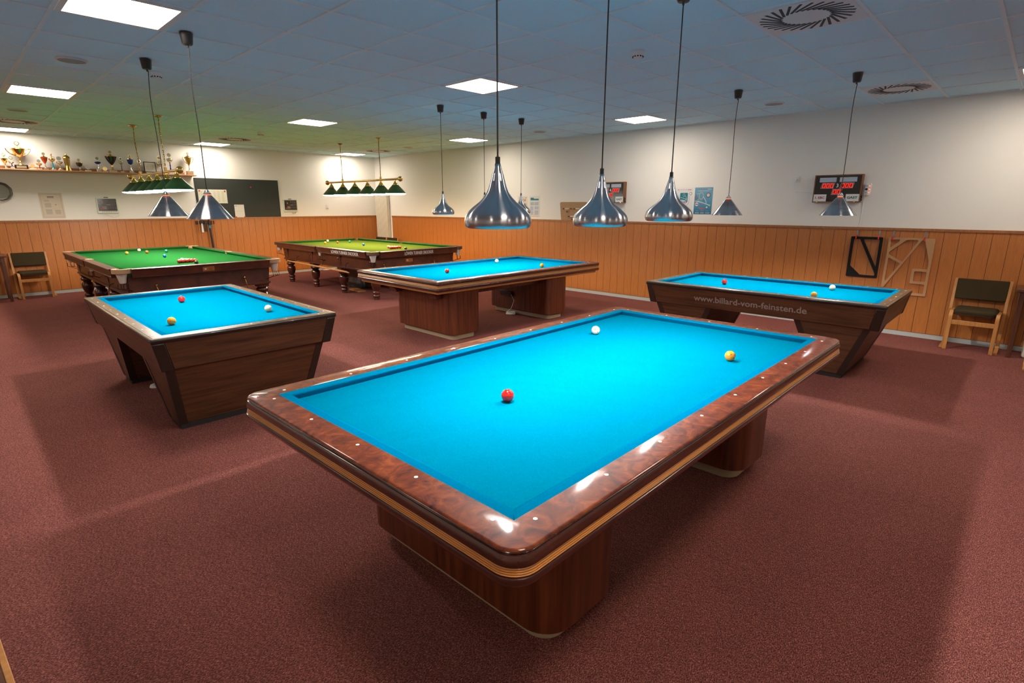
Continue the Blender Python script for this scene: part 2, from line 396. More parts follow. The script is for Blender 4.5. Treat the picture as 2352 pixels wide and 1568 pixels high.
# wainscot: grooved planks and cap rail
def wains(nm, n0, n1, off, place):
    m = MB(); p = .147; a = n0 + (off % p) - p
    while a < n1:
        s0, s1 = max(a + .002, n0), min(a + p - .002, n1)
        if s1 > s0: place(m, s0, s1, .016, .06, WT - .03)
        a += p
    m.k = 1; place(m, n0, n1, .008, .055, WT - .03)
    m.k = 2; place(m, n0, n1, .028, WT - .03, WT)
    return tag(m.build(nm, [M_['panel'], M_['trimdark'], M_['cap']]), kind='structure')
wains('trim_1', YF, 12.42, .10, lambda m, a, b, t, z0, z1: m.box(DR - t, DR, a, b, z0, z1))
wains('trim_2', XL, DR - .016, .02, lambda m, a, b, t, z0, z1: m.box(a, b, DB - t, DB, z0, z1))
for nm, a in (('baseboard_right', (DR - .014, DR, YF, DB)), ('baseboard_back', (XL, DR, DB - .014, DB))):
    m = MB(); m.box(*a, 0, .055); tag(m.build(nm, M_['skirt']), kind='structure')

# ------------------------------------------------------------ carom tables
def dots(parent, hx, hy, off, d, z):
    for i in range(9):
        for sy in (-1, 1):
            m = MB(); m.cyl((-4 * d + i * d, sy * (hy + off), z - .0015), .0068, .0025, n=14); m.build('sight_dot', M_['dot'], parent)
    for i in range(5):
        for sx in (-1, 1):
            m = MB(); m.cyl((sx * (hx + off), -2 * d + i * d, z - .0015), .0068, .0025, n=14); m.build('sight_dot', M_['dot'], parent)
def cushions(parent, hx, hy, c, z, zb):
    P = [(c, z - .002), (c, z + .0005), (.012, z - .001), (.003, z - .0025), (.0, z - .006), (.003, z - .011), (.024, zb - .001)]
    for k, (a, b) in enumerate((('x', 1), ('x', -1), ('y', 1), ('y', -1))):
        m = MB(); v = []; n = len(P)
        for e in (-1, 1):
            for d, zz in P:
                if a == 'y': v.append((e * (hx + d - .0007), b * (hy + d), zz))
                else: v.append((b * (hx + d), e * (hy + d - .0007), zz))
        f = [(i, i + 1, n + i + 1, n + i) for i in range(n - 1)] + [tuple(range(n)), tuple(range(n, 2 * n))]
        m.add(v, f); m.build('cushion', M_['blue_rail'], parent, smooth=60)
def bed(parent, hx, hy, z, mt):
    m = MB(); m.box(-hx - .03, hx + .03, -hy - .03, hy + .03, z - .05, z); m.build('cloth_bed', mt, parent)

def match_table(name, loc, rz, label, style):
    t = thing(name, loc, rz, label, 'billiard table')
    hx, hy = 1.42, .71; z = .762; zb = .723
    bed(t, hx, hy, zb, M_['blue']); cushions(t, hx, hy, .047, z - .001, zb)
    if style == 'round':
        o = .165; r = .075
        m = MB(); m.ring(hx + o, hy + o, r, [(-.118, z - .03), (-.118, z), (-.010, z), (-.004, z - .0015), (0, z - .006)], 10)
        m.build('rail_top', M_['burl'], t, smooth=50)
        m = MB()
        m.ring(hx + o, hy + o, r, [(-.01, z - .003), (-.003, z - .0075), (-.001, z - .011), (-.0035, z - .014), (-.004, z - .016), (.001, z - .018), (.006, z - .03), (.008, z - .043), (.005, z - .051), (-.03, z - .052)], 10)
        m.build('side_moulding', M_['mahog'], t, smooth=40)
        m = MB(); prof = [(-.03, z - .050)]
        for i in range(4):
            a = z - .0515 - i * .0062
            prof += [(-.002 + i * .0015, a), (.0030 + i * .0015, a - .0012), (.004 + i * .0015, a - .003), (.003 + i * .0015, a - .0050), (-.002 + i * .0015, a - .0060)]
        prof += [(-.03, z - .077)]
        m.ring(hx + o, hy + o, r, prof, 10); m.build('ribbed_inlay', M_['gold'], t, smooth=30)
        m = MB()
        m.ring(hx + o, hy + o, r, [(-.03, z - .074), (.004, z - .0765), (.011, z - .080), (.013, z - .086), (.010, z - .098), (.002, z - .110), (-.016, z - .122), (-.04, z - .128), (-.20, z - .132), (-.2, z - .10)], 10)
        m.build('lower_moulding', M_['mahog'], t, smooth=40)
        zb0 = z - .13
    else:
        o = .160; r = .012
        m = MB(); m.ring(hx + o, hy + o, r, [(-.113, z - .03), (-.113, z), (-.006, z), (0, z - .005)], 3)
        m.build('rail_top', M_['burl2'], t, smooth=50)
        m = MB(); m.ring(hx + o, hy + o, r, [(-.005, z - .003), (0, z - .006), (.003, z - .012), (.003, z - .036), (-.004, z - .043), (-.03, z - .046)], 3)
        m.build('side_moulding', M_['mahog'], t, smooth=40)
        m = MB(); m.ring(hx + o, hy + o, r, [(-.03, z - .042), (-.010, z - .045), (-.004, z - .052), (-.002, z - .08), (-.03, z - .084)], 3)
        m.build('tan_inlay', M_['tan_in'], t, smooth=40)
        m = MB(); m.ring(hx + o, hy + o, r, [(-.03, z - .079), (-.002, z - .081), (.004, z - .088), (.004, z - .108), (-.004, z - .118), (-.014, z - .123), (-.05, z - .125)], 3)
        m.build('lower_moulding', M_['mahog'], t, smooth=40)
        m = MB(); m.ring(hx + o, hy + o, r, [(-.06, z - .12), (-.038, z - .123), (-.038, z - .148), (-.044, z - .152), (-.3, z - .154), (-.3, z - .12)], 3)
        m.build('lower_tan_band', M_['tan_in'], t, smooth=40)
        zb0 = z - .154
    dots(t, hx, hy, .085, .355, z)
    return t, zb0
M_['burl2'] = noisy('reddish_rail_wood', [(.06, .014, .007), (.17, .05, .024), (.24, .08, .04)], [.3, .5, .7], (1, 1, 1), 7, 7, 1.2, .5, .4, .1, 0, .1)
def pedestal(t, x0, x1, y0, y1, zt, r, face, rp=.055):
    cx, cy, hx, hy = (x0 + x1) / 2, (y0 + y1) / 2, (x1 - x0) / 2, (y1 - y0) / 2
    m = MB(T(cx, cy, 0)); m.prism(rloop(hx, hy, r, 10), .075, zt)
    p = m.build('pedestal', face, t, smooth=25)
    m = MB(T(cx, cy, 0)); m.prism(rloop(hx - rp, hy - rp, r * .7, 8), 0, .078); m.build('plinth', M_['plinth'], p)
def corbel(t, x, s, y, z, L, h, w):
    pts = [(0, 0), (L, 0), (L, -h * .25)]
    for i in range(7):
        a = PI / 2 * i / 6; pts.append((L - h * .9 * math.sin(a) * 1.0 - .0, -h * .25 - h * .75 * (1 - math.cos(a)) if i else -h * .25))
    pts.append((0, -h))
    m = MB(); m.prism([(x + s * a, z + b) for a, b in pts], y - w / 2, y + w / 2, 'xz'); m.build('support_beam', M_['mahog2'], t, bevel=.006)

# foreground table
ang = math.radians(.458)
t1, zz = match_table('carom_table', (2.438, 1.700, 0), ang, 'big blue-clothed billiard table with red burl rail and gold ribbed side band', 'round')
def loc_of(t, x, y):
    dx, dy = x - t.location.x, y - t.location.y; a = -t.rotation_euler.z
    return dx * math.cos(a) - dy * math.sin(a), dx * math.sin(a) + dy * math.cos(a)
pedestal(t1, -1.175, -.70, -.66, .54, .64, .13, M_['zebra'])
pedestal(t1, .58, 1.055, -.66, .54, .64, .13, M_['zebra'])
m = MB(); m.box(-1.15, 1.15, -.50, .40, .58, .638); m.build('under_frame', M_['mahog2'], t1)
m = MB(); m.box(-.70, .58, -.38, .28, .50, .58); m.build('cross_beam', M_['tan_in'], t1, bevel=.006)
# middle table
t2, zz2 = match_table('carom_table', (5.415, 5.735, 0), math.radians(-.4), 'blue-clothed billiard table with two tan side bands and two striped mahogany pedestals', 'square')
pedestal(t2, 4.115 - 5.415, 4.60 - 5.415, 4.945 - 5.735, 6.13 - 5.735, .61, .10, M_['zebra'])
pedestal(t2, 5.905 - 5.415, 6.345 - 5.415, 4.945 - 5.735, 6.20 - 5.735, .61, .10, M_['zebra'])
for y in (-.52, .32):
    corbel(t2, -1.28, -1, y, .608, .19, .10, .14); corbel(t2, .91, 1, y, .608, .19, .10, .14)
m = MB(); m.box(-.82, .50, -.60, .40, .52, .608); m.build('under_frame', M_['mahog2'], t2, bevel=.004)
m = MB(); m.box(-1.44, 1.44, -.72, .72, .60, .66); m.build('underside', M_['mahog2'], t2)
ex = .49
m = MB(); m.box(ex - .045, ex, -.07, .17, .27, .345); b = m.build('power_strip', M_['black'], t2, bevel=.005)
for i in range(3):
    m = MB(); m.cyl((ex - .047, -.03 + i * .075, .308), .020, .004, 'x', 16); m.build('socket', M_['trimdark'], b)
m = MB(); m.tube([(ex - .04, -.07, .30), (ex - .07, -.16, .22), (ex - .09, -.12, .10), (ex - .1, -.02, .03)], .004, 6); m.build('cable', M_['white_p'], t2)
m = MB(T(5.84, 5.66, .012))
for j in range(3):
    m.tube([(.065 * math.cos(2 * PI * i / 20) + .01 * j, .055 * math.sin(2 * PI * i / 20), .009 * j) for i in range(20)], .006, 6, True)
m.cyl((.04, -.05, -.012), .02, .045, 'z', 12)
tag(m.build('cable_coil', M_['white_p']), 'white power cable coiled on the carpet beside the mahogany pedestal', 'cable')

def small_table(loc, rz, label):
    t = thing('carom_table', loc, rz, label, 'billiard table')
    hx, hy = 1.05, .525; z = .767; zb = .728; c = .043; o = .132
    bed(t, hx, hy, zb, M_['blue']); cushions(t, hx, hy, c, z - .001, zb)
    m = MB(); m.ring(hx + o, hy + o, .012, [(-(o - c), z - .03), (-(o - c), z), (-.022, z), (-.020, z - .0025), (-.018, z), (-.004, z), (0, z - .003)], 3)
    m.build('rail_top', M_['railtop'], t, smooth=40)
    m = MB(); m.ring(hx + o, hy + o, .012, [(-.003, z - .002), (0, z - .005), (.002, z - .02), (-.001, z - .034), (-.008, z - .038), (-.03, z - .04)], 3)
    m.build('rail_edge', M_['trimdark'], t, smooth=50)
    dots(t, hx, hy, .0875, .2625, z)
    X, Y = hx + o - .008, hy + o - .008; Xb, Yb = hx + o - .045, hy + o - .05; z1, z0 = z - .036, .535
    cw = .075
    # apron boards between dark corner posts
    for s in (-1, 1):
        m = MB(); m.hexa([(-Xb + cw, s * Yb, z0), (Xb - cw, s * Yb, z0), (Xb - cw, s * (Yb - .02), z0), (-Xb + cw, s * (Yb - .02), z0), (-X + cw, s * Y, z1), (X - cw, s * Y, z1), (X - cw, s * (Y - .02), z1), (-X + cw, s * (Y - .02), z1)])
        m.build('apron_board', M_['walnut'], t)
        m = MB(); m.hexa([(s * Xb, -Yb + cw, z0), (s * Xb, Yb - cw, z0), (s * (Xb - .02), Yb - cw, z0), (s * (Xb - .02), -Yb + cw, z0), (s * X, -Y + cw, z1), (s * X, Y - cw, z1), (s * (X - .02), Y - cw, z1), (s * (X - .02), -Y + cw, z1)])
        m.build('apron_board', M_['walnuty'], t)
        for u in (-1, 1):
            e = .003
            m = MB(); m.frustum(sorted((s * (Xb + e), s * (Xb - cw))) + sorted((u * (Yb + e), u * (Yb - cw))), sorted((s * (X + e), s * (X - cw))) + sorted((u * (Y + e), u * (Y - cw))), z0 - .012, z1)
            m.build('corner_post', M_['trimdark'], t, bevel=.008)
    m = MB(); m.box(-Xb + .02, Xb - .02, -Yb + .02, Yb - .02, z0 + .02, z0 + .05); m.build('underside', M_['trimdark'], t)
    # two tapering pedestals
    for s in (-1, 1):
        a = (sorted((s * .62, s * .89)) + [-.50, .50]); b = (sorted((s * .41, s * 1.085)) + [-Yb + .025, Yb - .025])
        m = MB(); m.frustum(a, b, .045, z0 + .03); p = m.build('pedestal', [M_['walnut'], M_['walnuty']], t)
        for f in p.data.polygons: f.material_index = 1 if abs(f.normal.x) > abs(f.normal.y) else 0
        m = MB(); m.frustum((a[0] + .01, a[1] - .01, a[2] + .01, a[3] - .01), (a[0] + .01, a[1] - .01, a[2] + .01, a[3] - .01), 0, .05); m.build('foot', M_['black'], p)
        for ix in (0, 1):
            for iy in (2, 3):
                sx = 1 if ix == 0 else -1; sy = 1 if iy == 2 else -1; e = .003; w = .055
                def q(r): return sorted((r[ix] - sx * e, r[ix] + sx * w)) + sorted((r[iy] - sy * e, r[iy] + sy * w))
                m = MB(); m.frustum(q(a), q(b), .04, z0 + .028); m.build('corner_strip', M_['trimdark'], p)
    return t
t3 = small_table((1.489, 5.24, 0), PI / 2 - math.radians(.3), 'blue-clothed billiard table with tapering brown pedestals, its long side running towards the trophy shelf')
t4 = small_table((6.268, 2.05, 0), PI / 2 + math.radians(.5), 'blue-clothed billiard table with a web address lettered on its brown side')
# lettering on the long side that faces the camera: local +y side after the quarter turn
zt0, zt1 = .535, .731; yb, yt = .525 + .132 - .05, .525 + .132 - .008
sl = math.atan2(yt - yb, zt1 - zt0)
Mt = T(.03, yb + (yt - yb) * .48 + .0012, .632) @ Matrix.Rotation(PI, 4, 'Z') @ Matrix.Rotation(PI / 2 + sl, 4, 'X')
text('www.billard-vom-feinsten.de', .092, M_['greytxt'], 'lettering', t4, Mt, width=1.14, bold=.0012)

# ------------------------------------------------------------ snooker tables
LEG = [(.052, 0), (.055, .012), (.05, .03), (.062, .045), (.066, .065), (.058, .085), (.05, .092), (.064, .105), (.070, .125), (.062, .145), (.048, .155), (.052, .17), (.070, .20), (.083, .25), (.088, .29), (.084, .32), (.066, .345), (.055, .352), (.062, .362), (.080, .375), (.088, .395), (.082, .415), (.066, .43), (.06, .44)]
def snooker(loc, label):
    t = thing('snooker_table', loc, 0, label, 'snooker table')
    hx, hy = .889, 1.785; z = .849; zb = .809; c = .05; o = .156; X, Y = hx + o, hy + o
    # bed with notched pockets
    poly = []
    bx, by = hx + .045, hy + .045
    for sx, sy in ((1, 1), (-1, 1), (-1, -1), (1, -1)):
        arc = []
        for i in range(6):
            a = math.radians(15 + 60 * i / 5); arc.append((sx * (bx - .088 * math.sin(a) + .0), sy * (by - .088 * math.cos(a))))
        pts = [(sx * bx, sy * (by - .09))] + [(sx * (bx - .05 * math.sin(math.radians(90 * i / 4)) * 1.7), sy * (by - .085 * math.cos(math.radians(90 * i / 4)))) for i in range(1, 4)] + [(sx * (bx - .09), sy * by)]
        if sx * sy < 0: pts = pts[::-1]
        poly += pts
    m = MB(); m.prism(poly, zb - .05, zb); m.build('cloth_bed', M_['green' if loc[0] < 4 else 'green2'], t)
    # six cushions
    P = [(c, z - .002), (c, z), (.012, z - .001), (.003, z - .004), (0, z - .009), (.006, z - .016), (.022, zb - .001)]
    def cush(kind, sgn, a, b):
        v = []; n = len(P)
        for e, end in ((a, -1), (b, 1)):
            for d, q in P:
                w = e + end * (d * (.9 if abs(e) > .3 else .35))
                v.append((sgn * (hx + d), w, q) if kind == 'y' else (w, sgn * (hy + d), q))
        m = MB(); m.add(v, [(i, i + 1, n + i + 1, n + i) for i in range(n - 1)] + [tuple(range(n)), tuple(range(n, 2 * n))]); m.build('cushion', M_['green'], t, smooth=60)
    for s in (-1, 1):
        cush('x', s, -hx + .065, hx - .065); cush('y', s, -hy + .065, -.06); cush('y', s, .06, hy - .065)
    # wooden rails in six lengths
    R = [(c + .001, z - .05), (c + .001, z), (o - .012, z + .001), (o - .003, z - .002), (o, z - .008), (o - .004, z - .013), (o - .008, z - .016), (o - .012, z - .03), (o - .018, z - .095), (o - .012, z - .098), (o - .012, z - .106), (o - .022, z - .110), (c + .02, z - .110)]
    def rail(kind, sgn, a, b):
        v = []; n = len(R)
        for e in (a, b):
            for d, q in R: v.append((sgn * (hx + d), e, q) if kind == 'y' else (e, sgn * (hy + d), q))
        m = MB(); m.add(v, [(i, (i + 1) % n, n + (i + 1) % n, n + i) for i in range(n)] + [tuple(range(n)), tuple(range(n, 2 * n))])
        return m.build('rail', M_['snk'], t, smooth=40)
    for s in (-1, 1):
        rail('x', s, -hx + .045, hx - .045); rail('y', s, -hy + .045, -.055); rail('y', s, .055, hy - .045)
    # pockets
    def pocket(px, py, dx, dy, mid=False):
        r = .066 if not mid else .052; m = MB(); a0 = math.atan2(dy, dx); v = []; sp = math.radians(118 if not mid else 100)
        ri, ro = r - .006, (r + .045 if not mid else r + .03)
        n = 12
        for i in range(n + 1):
            a = a0 - sp + 2 * sp * i / n; ca, sa = math.cos(a), math.sin(a)
            v += [(px + ri * ca, py + ri * sa, z - .045), (px + ri * ca, py + ri * sa, z + .003), (px + ro * ca, py + ro * sa, z + .002), (px + (ro + .002) * ca, py + (ro + .002) * sa, z - .05), (px + ro * .93 * ca, py + ro * .93 * sa, z - .055)]
        f = []
        for i in range(n):
            for k in range(5): f.append((i * 5 + k, i * 5 + (k + 1) % 5, i * 5 + 5 + (k + 1) % 5, i * 5 + 5 + k))
        f += [tuple(range(5)), tuple(5 * n + k for k in range(5))]
        m.add(v, f); p = m.build('pocket', M_['leather'] if loc[0] < 4 else M_['leatherd'], t, smooth=50)
        ox, oy = px + dx * .02, py + dy * .02
        m = MB(T(ox, oy, 0)); m.lathe([(r * .95, z - .05), (r * .9, z - .07), (r * .70, z - .12), (r * .55, z - .17), (r * .5, z - .175), (.001, z - .178)], 16); m.build('net', M_['net'], p)
        m = MB()
        q = .035
        ux, uy = -dy, dx
        def W(a, b, zz): return (ox + dx * a + ux * b, oy + dy * a + uy * b, zz)
        for b in (-q, q): m.tube([W(-.01, b, z - .17), W(-.01, b, z - .25), W(-.14, b, z - .30)], .004, 6)
        m.tube([W(-.01, -q, z - .25), W(-.01, q, z - .25)], .004, 6); m.tube([W(-.14, -q, z - .30), W(-.14, q, z - .30)], .004, 6); m.tube([W(.045, -q, z - .18), W(.05, -q, z - .24), W(-.01, -q, z - .25)], .004, 6); m.tube([W(.045, q, z - .18), W(.05, q, z - .24), W(-.01, q, z - .25)], .004, 6)
        m.build('ball_runner', M_['blackm'], p)
    h = .7071
    for sx in (-1, 1):
        pocket(sx * (hx + .8 * c), 0, sx, 0, True)
        for sy in (-1, 1): pocket(sx * (hx + .035), sy * (hy + .035), sx * h, sy * h)
    # body and legs
    m = MB(); m.box(-hx - .02, hx + .02, -hy - .02, hy + .02, z - .115, zb - .045); m.build('slate_frame', M_['snkd'], t)
    for s in (-1, 1):
        m = MB(); m.box(s * (hx - .04), s * (hx - .01), -hy + .04, hy - .04, .50, z - .112); m.box(s * (hx - .05), s * (hx + .012), -hy + .04, hy - .04, .49, .52); m.build('side_skirt', M_['snk'], t, bevel=.004)
        m = MB(); m.box(-hx + .02, hx - .02, s * (hy - .04), s * (hy - .01), .50, z - .112); m.box(-hx + .02, hx - .02, s * (hy - .05), s * (hy + .012), .49, .52); m.build('end_skirt', M_['snk'], t, bevel=.004)
    for s in (-1, 1):
        for y in (-1.66, -.555, .555, 1.66):
            m = MB(T(s * .80, y, 0)); m.lathe(LEG, 24, cap=True); l = m.build('leg', M_['snkg'], t, smooth=50)
            m = MB(T(s * .80, y, 0)); m.frustum((-.075, .075, -.075, .075), (-.098, .098, -.098, .098), .44, z - .113); m.build('leg_block', M_['snk'], l, bevel=.005)
            m = MB(T(s * .80, y, 0)); m.sphere((s * .092, 0, .655), .022, 16, 8, (.5, 1, 1))
            if abs(y) > 1: m.sphere((0, math.copysign(.092, y), .655), .022, 16, 8, (1, .5, 1))
            m.build('round_plug', M_['snkg'], l)
    return t
M_['snk'] = noisy('snooker_mahogany', [(.040, .010, .006), (.105, .026, .012)], [.3, .7], (1, 1, 1), 6, 5, .6, .35, .4, .2)
M_['snkd'] = mat('snooker_dark_underframe', (.02, .007, .004), .5)
M_['snkg'] = noisy('snooker_turned_mahogany', [(.030, .007, .004), (.080, .016, .008)], [.3, .7], (1, 1, 1), 6, 5, .6, .2, .8, .1)
s1 = snooker((2.405, 9.93, 0), 'green-clothed snooker table with tan leather pockets, in front of the trophy shelf')
s2 = snooker((5.955, 9.93, 0), 'green-clothed snooker table with white lettering on its rails, near the room corner')
yf = -1.785 - .144
# lettering and plates
text('L\u00d6WEN TURNIER SNOOKER', .082, M_['whttxt'], 'lettering', s2, T(-.04, yf - .0005, .787) @ RX @ Matrix.Rotation(math.radians(5.5), 4, 'X'), width=.63, ext=.001)
text('L\u00d6WEN TURNIER SNOOKER', .082, M_['whttxt'], 'lettering', s2, T(-1.033 - .0005, -1.06, .787) @ Matrix.Rotation(-PI / 2, 4, 'Z') @ RX @ Matrix.Rotation(math.radians(5.5), 4, 'X'), width=.93, ext=.001)
def plate(t, x, z, y, w, h, tilt=0):
    m = MB(T(x, y, z) @ Matrix.Rotation(tilt, 4, 'X')); m.box(-w / 2, w / 2, -.003, 0, -h / 2, h / 2); p = m.build('name_plate', M_['plate'], t)
    m = MB(T(x, y, z) @ Matrix.Rotation(tilt, 4, 'X')); m.prism([(-w * .27 + .014 * math.cos(a * PI / 6), .010 * math.sin(a * PI / 6)) for a in range(12)], -.0042, -.0025, 'xz'); m.build('plate_emblem', M_['white_p'], p)
    m = MB(T(x, y, z) @ Matrix.Rotation(tilt, 4, 'X'))
    for i in range(3): m.box(0, w * .34, -.0036, -.0025, .012 - i * .012, .008 - i * .012)
    m.build('plate_text', M_['leatherd'], p)
M_['plate'] = mat('copper_plate', (.42, .18, .06), .4, .5)
plate(s1, .025, .785, yf + .004, .145, .058, .1); plate(s2, -.16, .655, -1.785 + .008, .15, .06)
for t, xs in ((s1, (-.58, .515)), (s2, (-.71, .375))):
    for x in xs:
        m = MB(); yy = -1.80
        m.tube([(x, yy, .60), (x + .005, yy - .02, .58), (x + .015, yy - .03, .52), (x + .02, yy - .02, .46)], .006, 8); m.sphere((x, yy - .006, .615), .016, 14, 8)
        m.build('brass_rest_hook', M_['brass'], t)
for t in (s1, s2):
    for y in ((1.0, -.1, -.95) if t is s2 else (-1.1,)):
        m = MB(); x = -.905
        m.tube([(x, y, .60), (x - .05, y, .58), (x - .07, y, .50), (x - .12, y, .47), (x - .16, y, .50), (x - .16, y, .53)], .005, 6)
        m.build('rest_holder', M_['blackm'], t)
for i, (a, b, dz, lb) in enumerate((((11.10, .506), (8.72, .478), 0, 'long wooden cue rest hanging under the lettered snooker table, nearer its frame'), ((11.0, .512), (8.58, .474), .03, 'long wooden cue rest hanging under the lettered snooker table, longer outer one'))):
    m = MB(); x = 4.87 - .045 * i
    m.tube([(x, a[0], a[1]), (x, b[0], b[1])], .013, 10, taper=.009); tag(m.build('cue_rest', M_['restw']if 'restw' in M_ else M_['birch']), lb, 'cue rest', 'cue rests under the snooker table')
# ------------------------------------------------------------ balls
def ball(name, x, y, z, r, m, label, group=None, spots=False):
    b = MB(); b.sphere((0, 0, 0), r, 32, 20)
    o = b.build(name, m, loc=(x, y, z)); tag(o, label, 'ball', group)
    if spots:
        for d in ((-.75, -.45, .45), (.2, -.95, .25), (-.25, .2, .93), (.9, -.1, .3), (-.45, -.85, -.2)):
            v = Vector(d).normalized(); q = MB(Matrix.Translation(v * (r - .0009)) @ v.to_track_quat('Z', 'Y').to_matrix().to_4x4())
            q.cyl((0, 0, 0), .0032, .0012, n=12); q.build('spot', spots, o)
    return o
R3 = .03075
def zball(t): return (.723 if t == 1 else .728) + R3
def fix(p, zn):      # pixel ray points were taken at rail height; bring them onto the ball-centre plane
    f = (zn - H) / (.746 - 1.609); return p[0] * f, p[1] * f
for t, lst in ((1, ((1.709, 1.672, 'red', 'red billiard ball on the big front table with the burl rail'), (3.118, 2.174, 'white', 'white billiard ball with red spots at the far end of the big front table'), (3.114, 1.207, 'yellow', 'yellow billiard ball with dark spots near the far rail of the big front table'))),
               (2, ((1.472, 5.733, 'red', 'red billiard ball on the blue table whose end faces the front table'), (1.114, 4.687, 'yellow', 'yellow-orange billiard ball near the corner of the blue table below the two cone lamps'), (1.846, 4.682, 'white', 'white billiard ball by the cushion of the blue table below the two cone lamps'))),
               (1, ((4.660, 5.699, 'red', 'red billiard ball on the blue table between the two mahogany pedestals'), (6.075, 6.183, 'white', 'white billiard ball on the blue table with tan side bands'), (6.093, 5.248, 'yellow', 'yellow billiard ball on the blue table with tan side bands'))),
               (2, ((6.228, 2.567, 'red', 'red billiard ball on the blue table with the web address'), (6.607, 1.540, 'white', 'white billiard ball on the blue table with the web address'), (5.919, 1.532, 'yellow', 'orange-yellow billiard ball close to the lettered side rail')))):
    for x, y, c, lb in lst:
        z = zball(t); X, Y = fix((x, y), z)
        ball('billiard_ball', X, Y, z, R3, M_[c], lb, None, (M_['spot'] if c == 'white' else M_['tmaroon'] if c == 'yellow' else False) if y < 2.3 and x < 4 else False)
RS = .02625; zs = .8095 + RS
for cx, tn in ((2.405, 'tan-pocketed snooker table'), (5.955, 'lettered snooker table')):
    A = cx < 4
    for c, x, y, w in (('yellow', -.29, 1.048, 'yellow'), ('brownb', 0, 1.048, 'brown'), ('greenb', .29, 1.048, 'green'), ('blueb', 0, 0, 'blue'), ('pinkb', 0, -.8925, 'pink'), ('blackb', .02 if A else .0, -1.461, 'black'), ('white', 0 if A else .045, 1.57, 'white')):
        ball('snooker_ball', cx + x, 9.93 + y, zs, RS, M_[c], '%s snooker ball on the %s' % (w, tn))
    proto = None
    for row in range(5):
        for j in range(row + 1):
            x = (j - row / 2) * .0528; y = -.8925 - .054 - row * .0456
            if proto is None: proto = o = ball('snooker_ball', 0, 0, zs, RS, M_['redb'], 'dark red snooker ball in the racked triangle on the %s' % tn, 'racked red balls on the %s' % tn)
            else: o = proto.copy(); COL.objects.link(o)
            o.location = (cx + x, 9.93 + y, zs)

# ------------------------------------------------------------ pendant lamps
def canopy(t, x, y, ztop):
    m = MB(T(x, y, ztop)); m.lathe([(.045, 0), (.044, -.004), (.036, -.07), (.031, -.078), (.008, -.08), (.006, -.095)], 24, cap=True); m.build('ceiling_canopy', M_['black'], t, smooth=45)
def cord(t, z0, z1, wig=0., mt=None, r=.0035):
    m = MB(); n = 14
    m.tube([(wig * math.sin(PI * i / n * 2.2) * (i / n) ** 2, -wig * .6 * math.sin(PI * i / n * 2.2) * (i / n) ** 2, z0 + (z1 - z0) * i / n) for i in range(n + 1)], r, 8); m.build('cord', mt or M_['cord'], t)
BELL = [(.128, 0), (.1325, .002), (.1385, .006), (.142, .012), (.145, .025), (.1435, .041), (.138, .057), (.1245, .073), (.107, .089), (.080, .109), (.061, .129), (.0475, .149), (.039, .169), (.0350, .182), (.0315, .195), (.0231, .225), (.0195, .238), (.0155, .252), (.0118, .266)]
def bell_lamp(x, y, zb, label, group, sc=1.):
    t = thing('pendant_lamp', (x, y, zb), 0, label, 'pendant lamp', group)
    prof = [(r * sc, z * sc) for r, z in BELL]
    m = MB(); m.lathe(prof, 60, skip=lambda i, j: j == 14 and i % 10 in (1, 2)); m.build('lamp_shade', [M_['steel']], t, smooth=60, solid=.0016)
    m = MB(); m.lathe([(r - .0025, z + .0005) for r, z in prof[:14]], 60); m.build('shade_lining', M_['inner'], t, smooth=60)
    ht = .266 * sc
    m = MB(T(0, 0, ht - .004)); m.lathe([(.0105, 0), (.0105, .03), (.005, .032), (.004, .036)], 16, cap=True); m.build('cord_grip', M_['black'], t)
    canopy(t, 0, 0, ZC - zb); cord(t, ht + .03, ZC - zb - .09)
    m = MB(); m.sphere((0, 0, .052), .030, 14, 8); b = m.build('bulb', M_['bulb'], t)
    m = MB(); m.cyl((0, 0, .08), .014, .06, n=14); m.build('lamp_socket', M_['white_p'], t)
    return t
g = 'bell lamps over the front table'
zbl = kz(1.513)
bell_lamp(1.684, 1.705, zbl, 'largest-looking brushed metal bell lamp, hanging over the red ball end of the front table', g)
bell_lamp(2.445, 1.705, zbl - .012, 'brushed metal bell lamp hanging in front of the number 4 score board', g)
bell_lamp(3.185, 1.705, zbl, 'brushed metal bell lamp hanging beside the white trophy poster', g)
g = 'bell lamps over the table with tan bands'
zbm = kz(1.487)
bell_lamp(4.625, 5.70, zbm, 'small-looking bell lamp alone against the pale wall above the wood panelling', g)
bell_lamp(5.37, 5.70, zbm, 'bell lamp almost hidden behind the large front bell lamp, its thin cord beside it', g)
bell_lamp(6.115, 5.70, zbm, 'bell lamp half hidden by the large front bell lamp, before the orange and teal notices', g)
def cone_lamp(x, y, zb, label, group):
    t = thing('pendant_lamp', (x, y, zb), 0, label, 'pendant lamp', group)
    m = MB(); m.lathe([(.167, 0), (.1665, .001), (.166, .002), (.029, .178)], 64); m.build('lamp_shade', M_['cone_al'], t, smooth=60, solid=.0014)
    m = MB(); m.lathe([(.1645, .002), (.028, .1765)], 64); m.build('shade_lining', M_['inner'], t, smooth=60)
    m = MB(); m.cyl((0, 0, .174), .023, .014, n=24); m.build('glow_ring', M_['orange_glow'], t)
    m = MB(); m.lathe([(.031, .185), (.011, .217), (.009, .219), (.001, .220)], 40); m.build('shade_cap', M_['cone_al'], t, smooth=60, solid=.0012)
    canopy(t, 0, 0, ZC - zb); cord(t, .219, ZC - zb - .09, .012)
    m = MB(); m.sphere((0, 0, .075), .030, 14, 8); m.build('bulb', M_['bulbc'], t)
    m = MB(); m.cyl((0, 0, .10), .016, .07, n=14); m.build('lamp_socket', M_['white_p'], t)
    return t
zc = kz(1.508)
cone_lamp(1.486, 5.79, zc, 'grey aluminium cone lamp with orange ring, shorter one hanging before the green shades', 'cone lamps over the table near the blackboard')
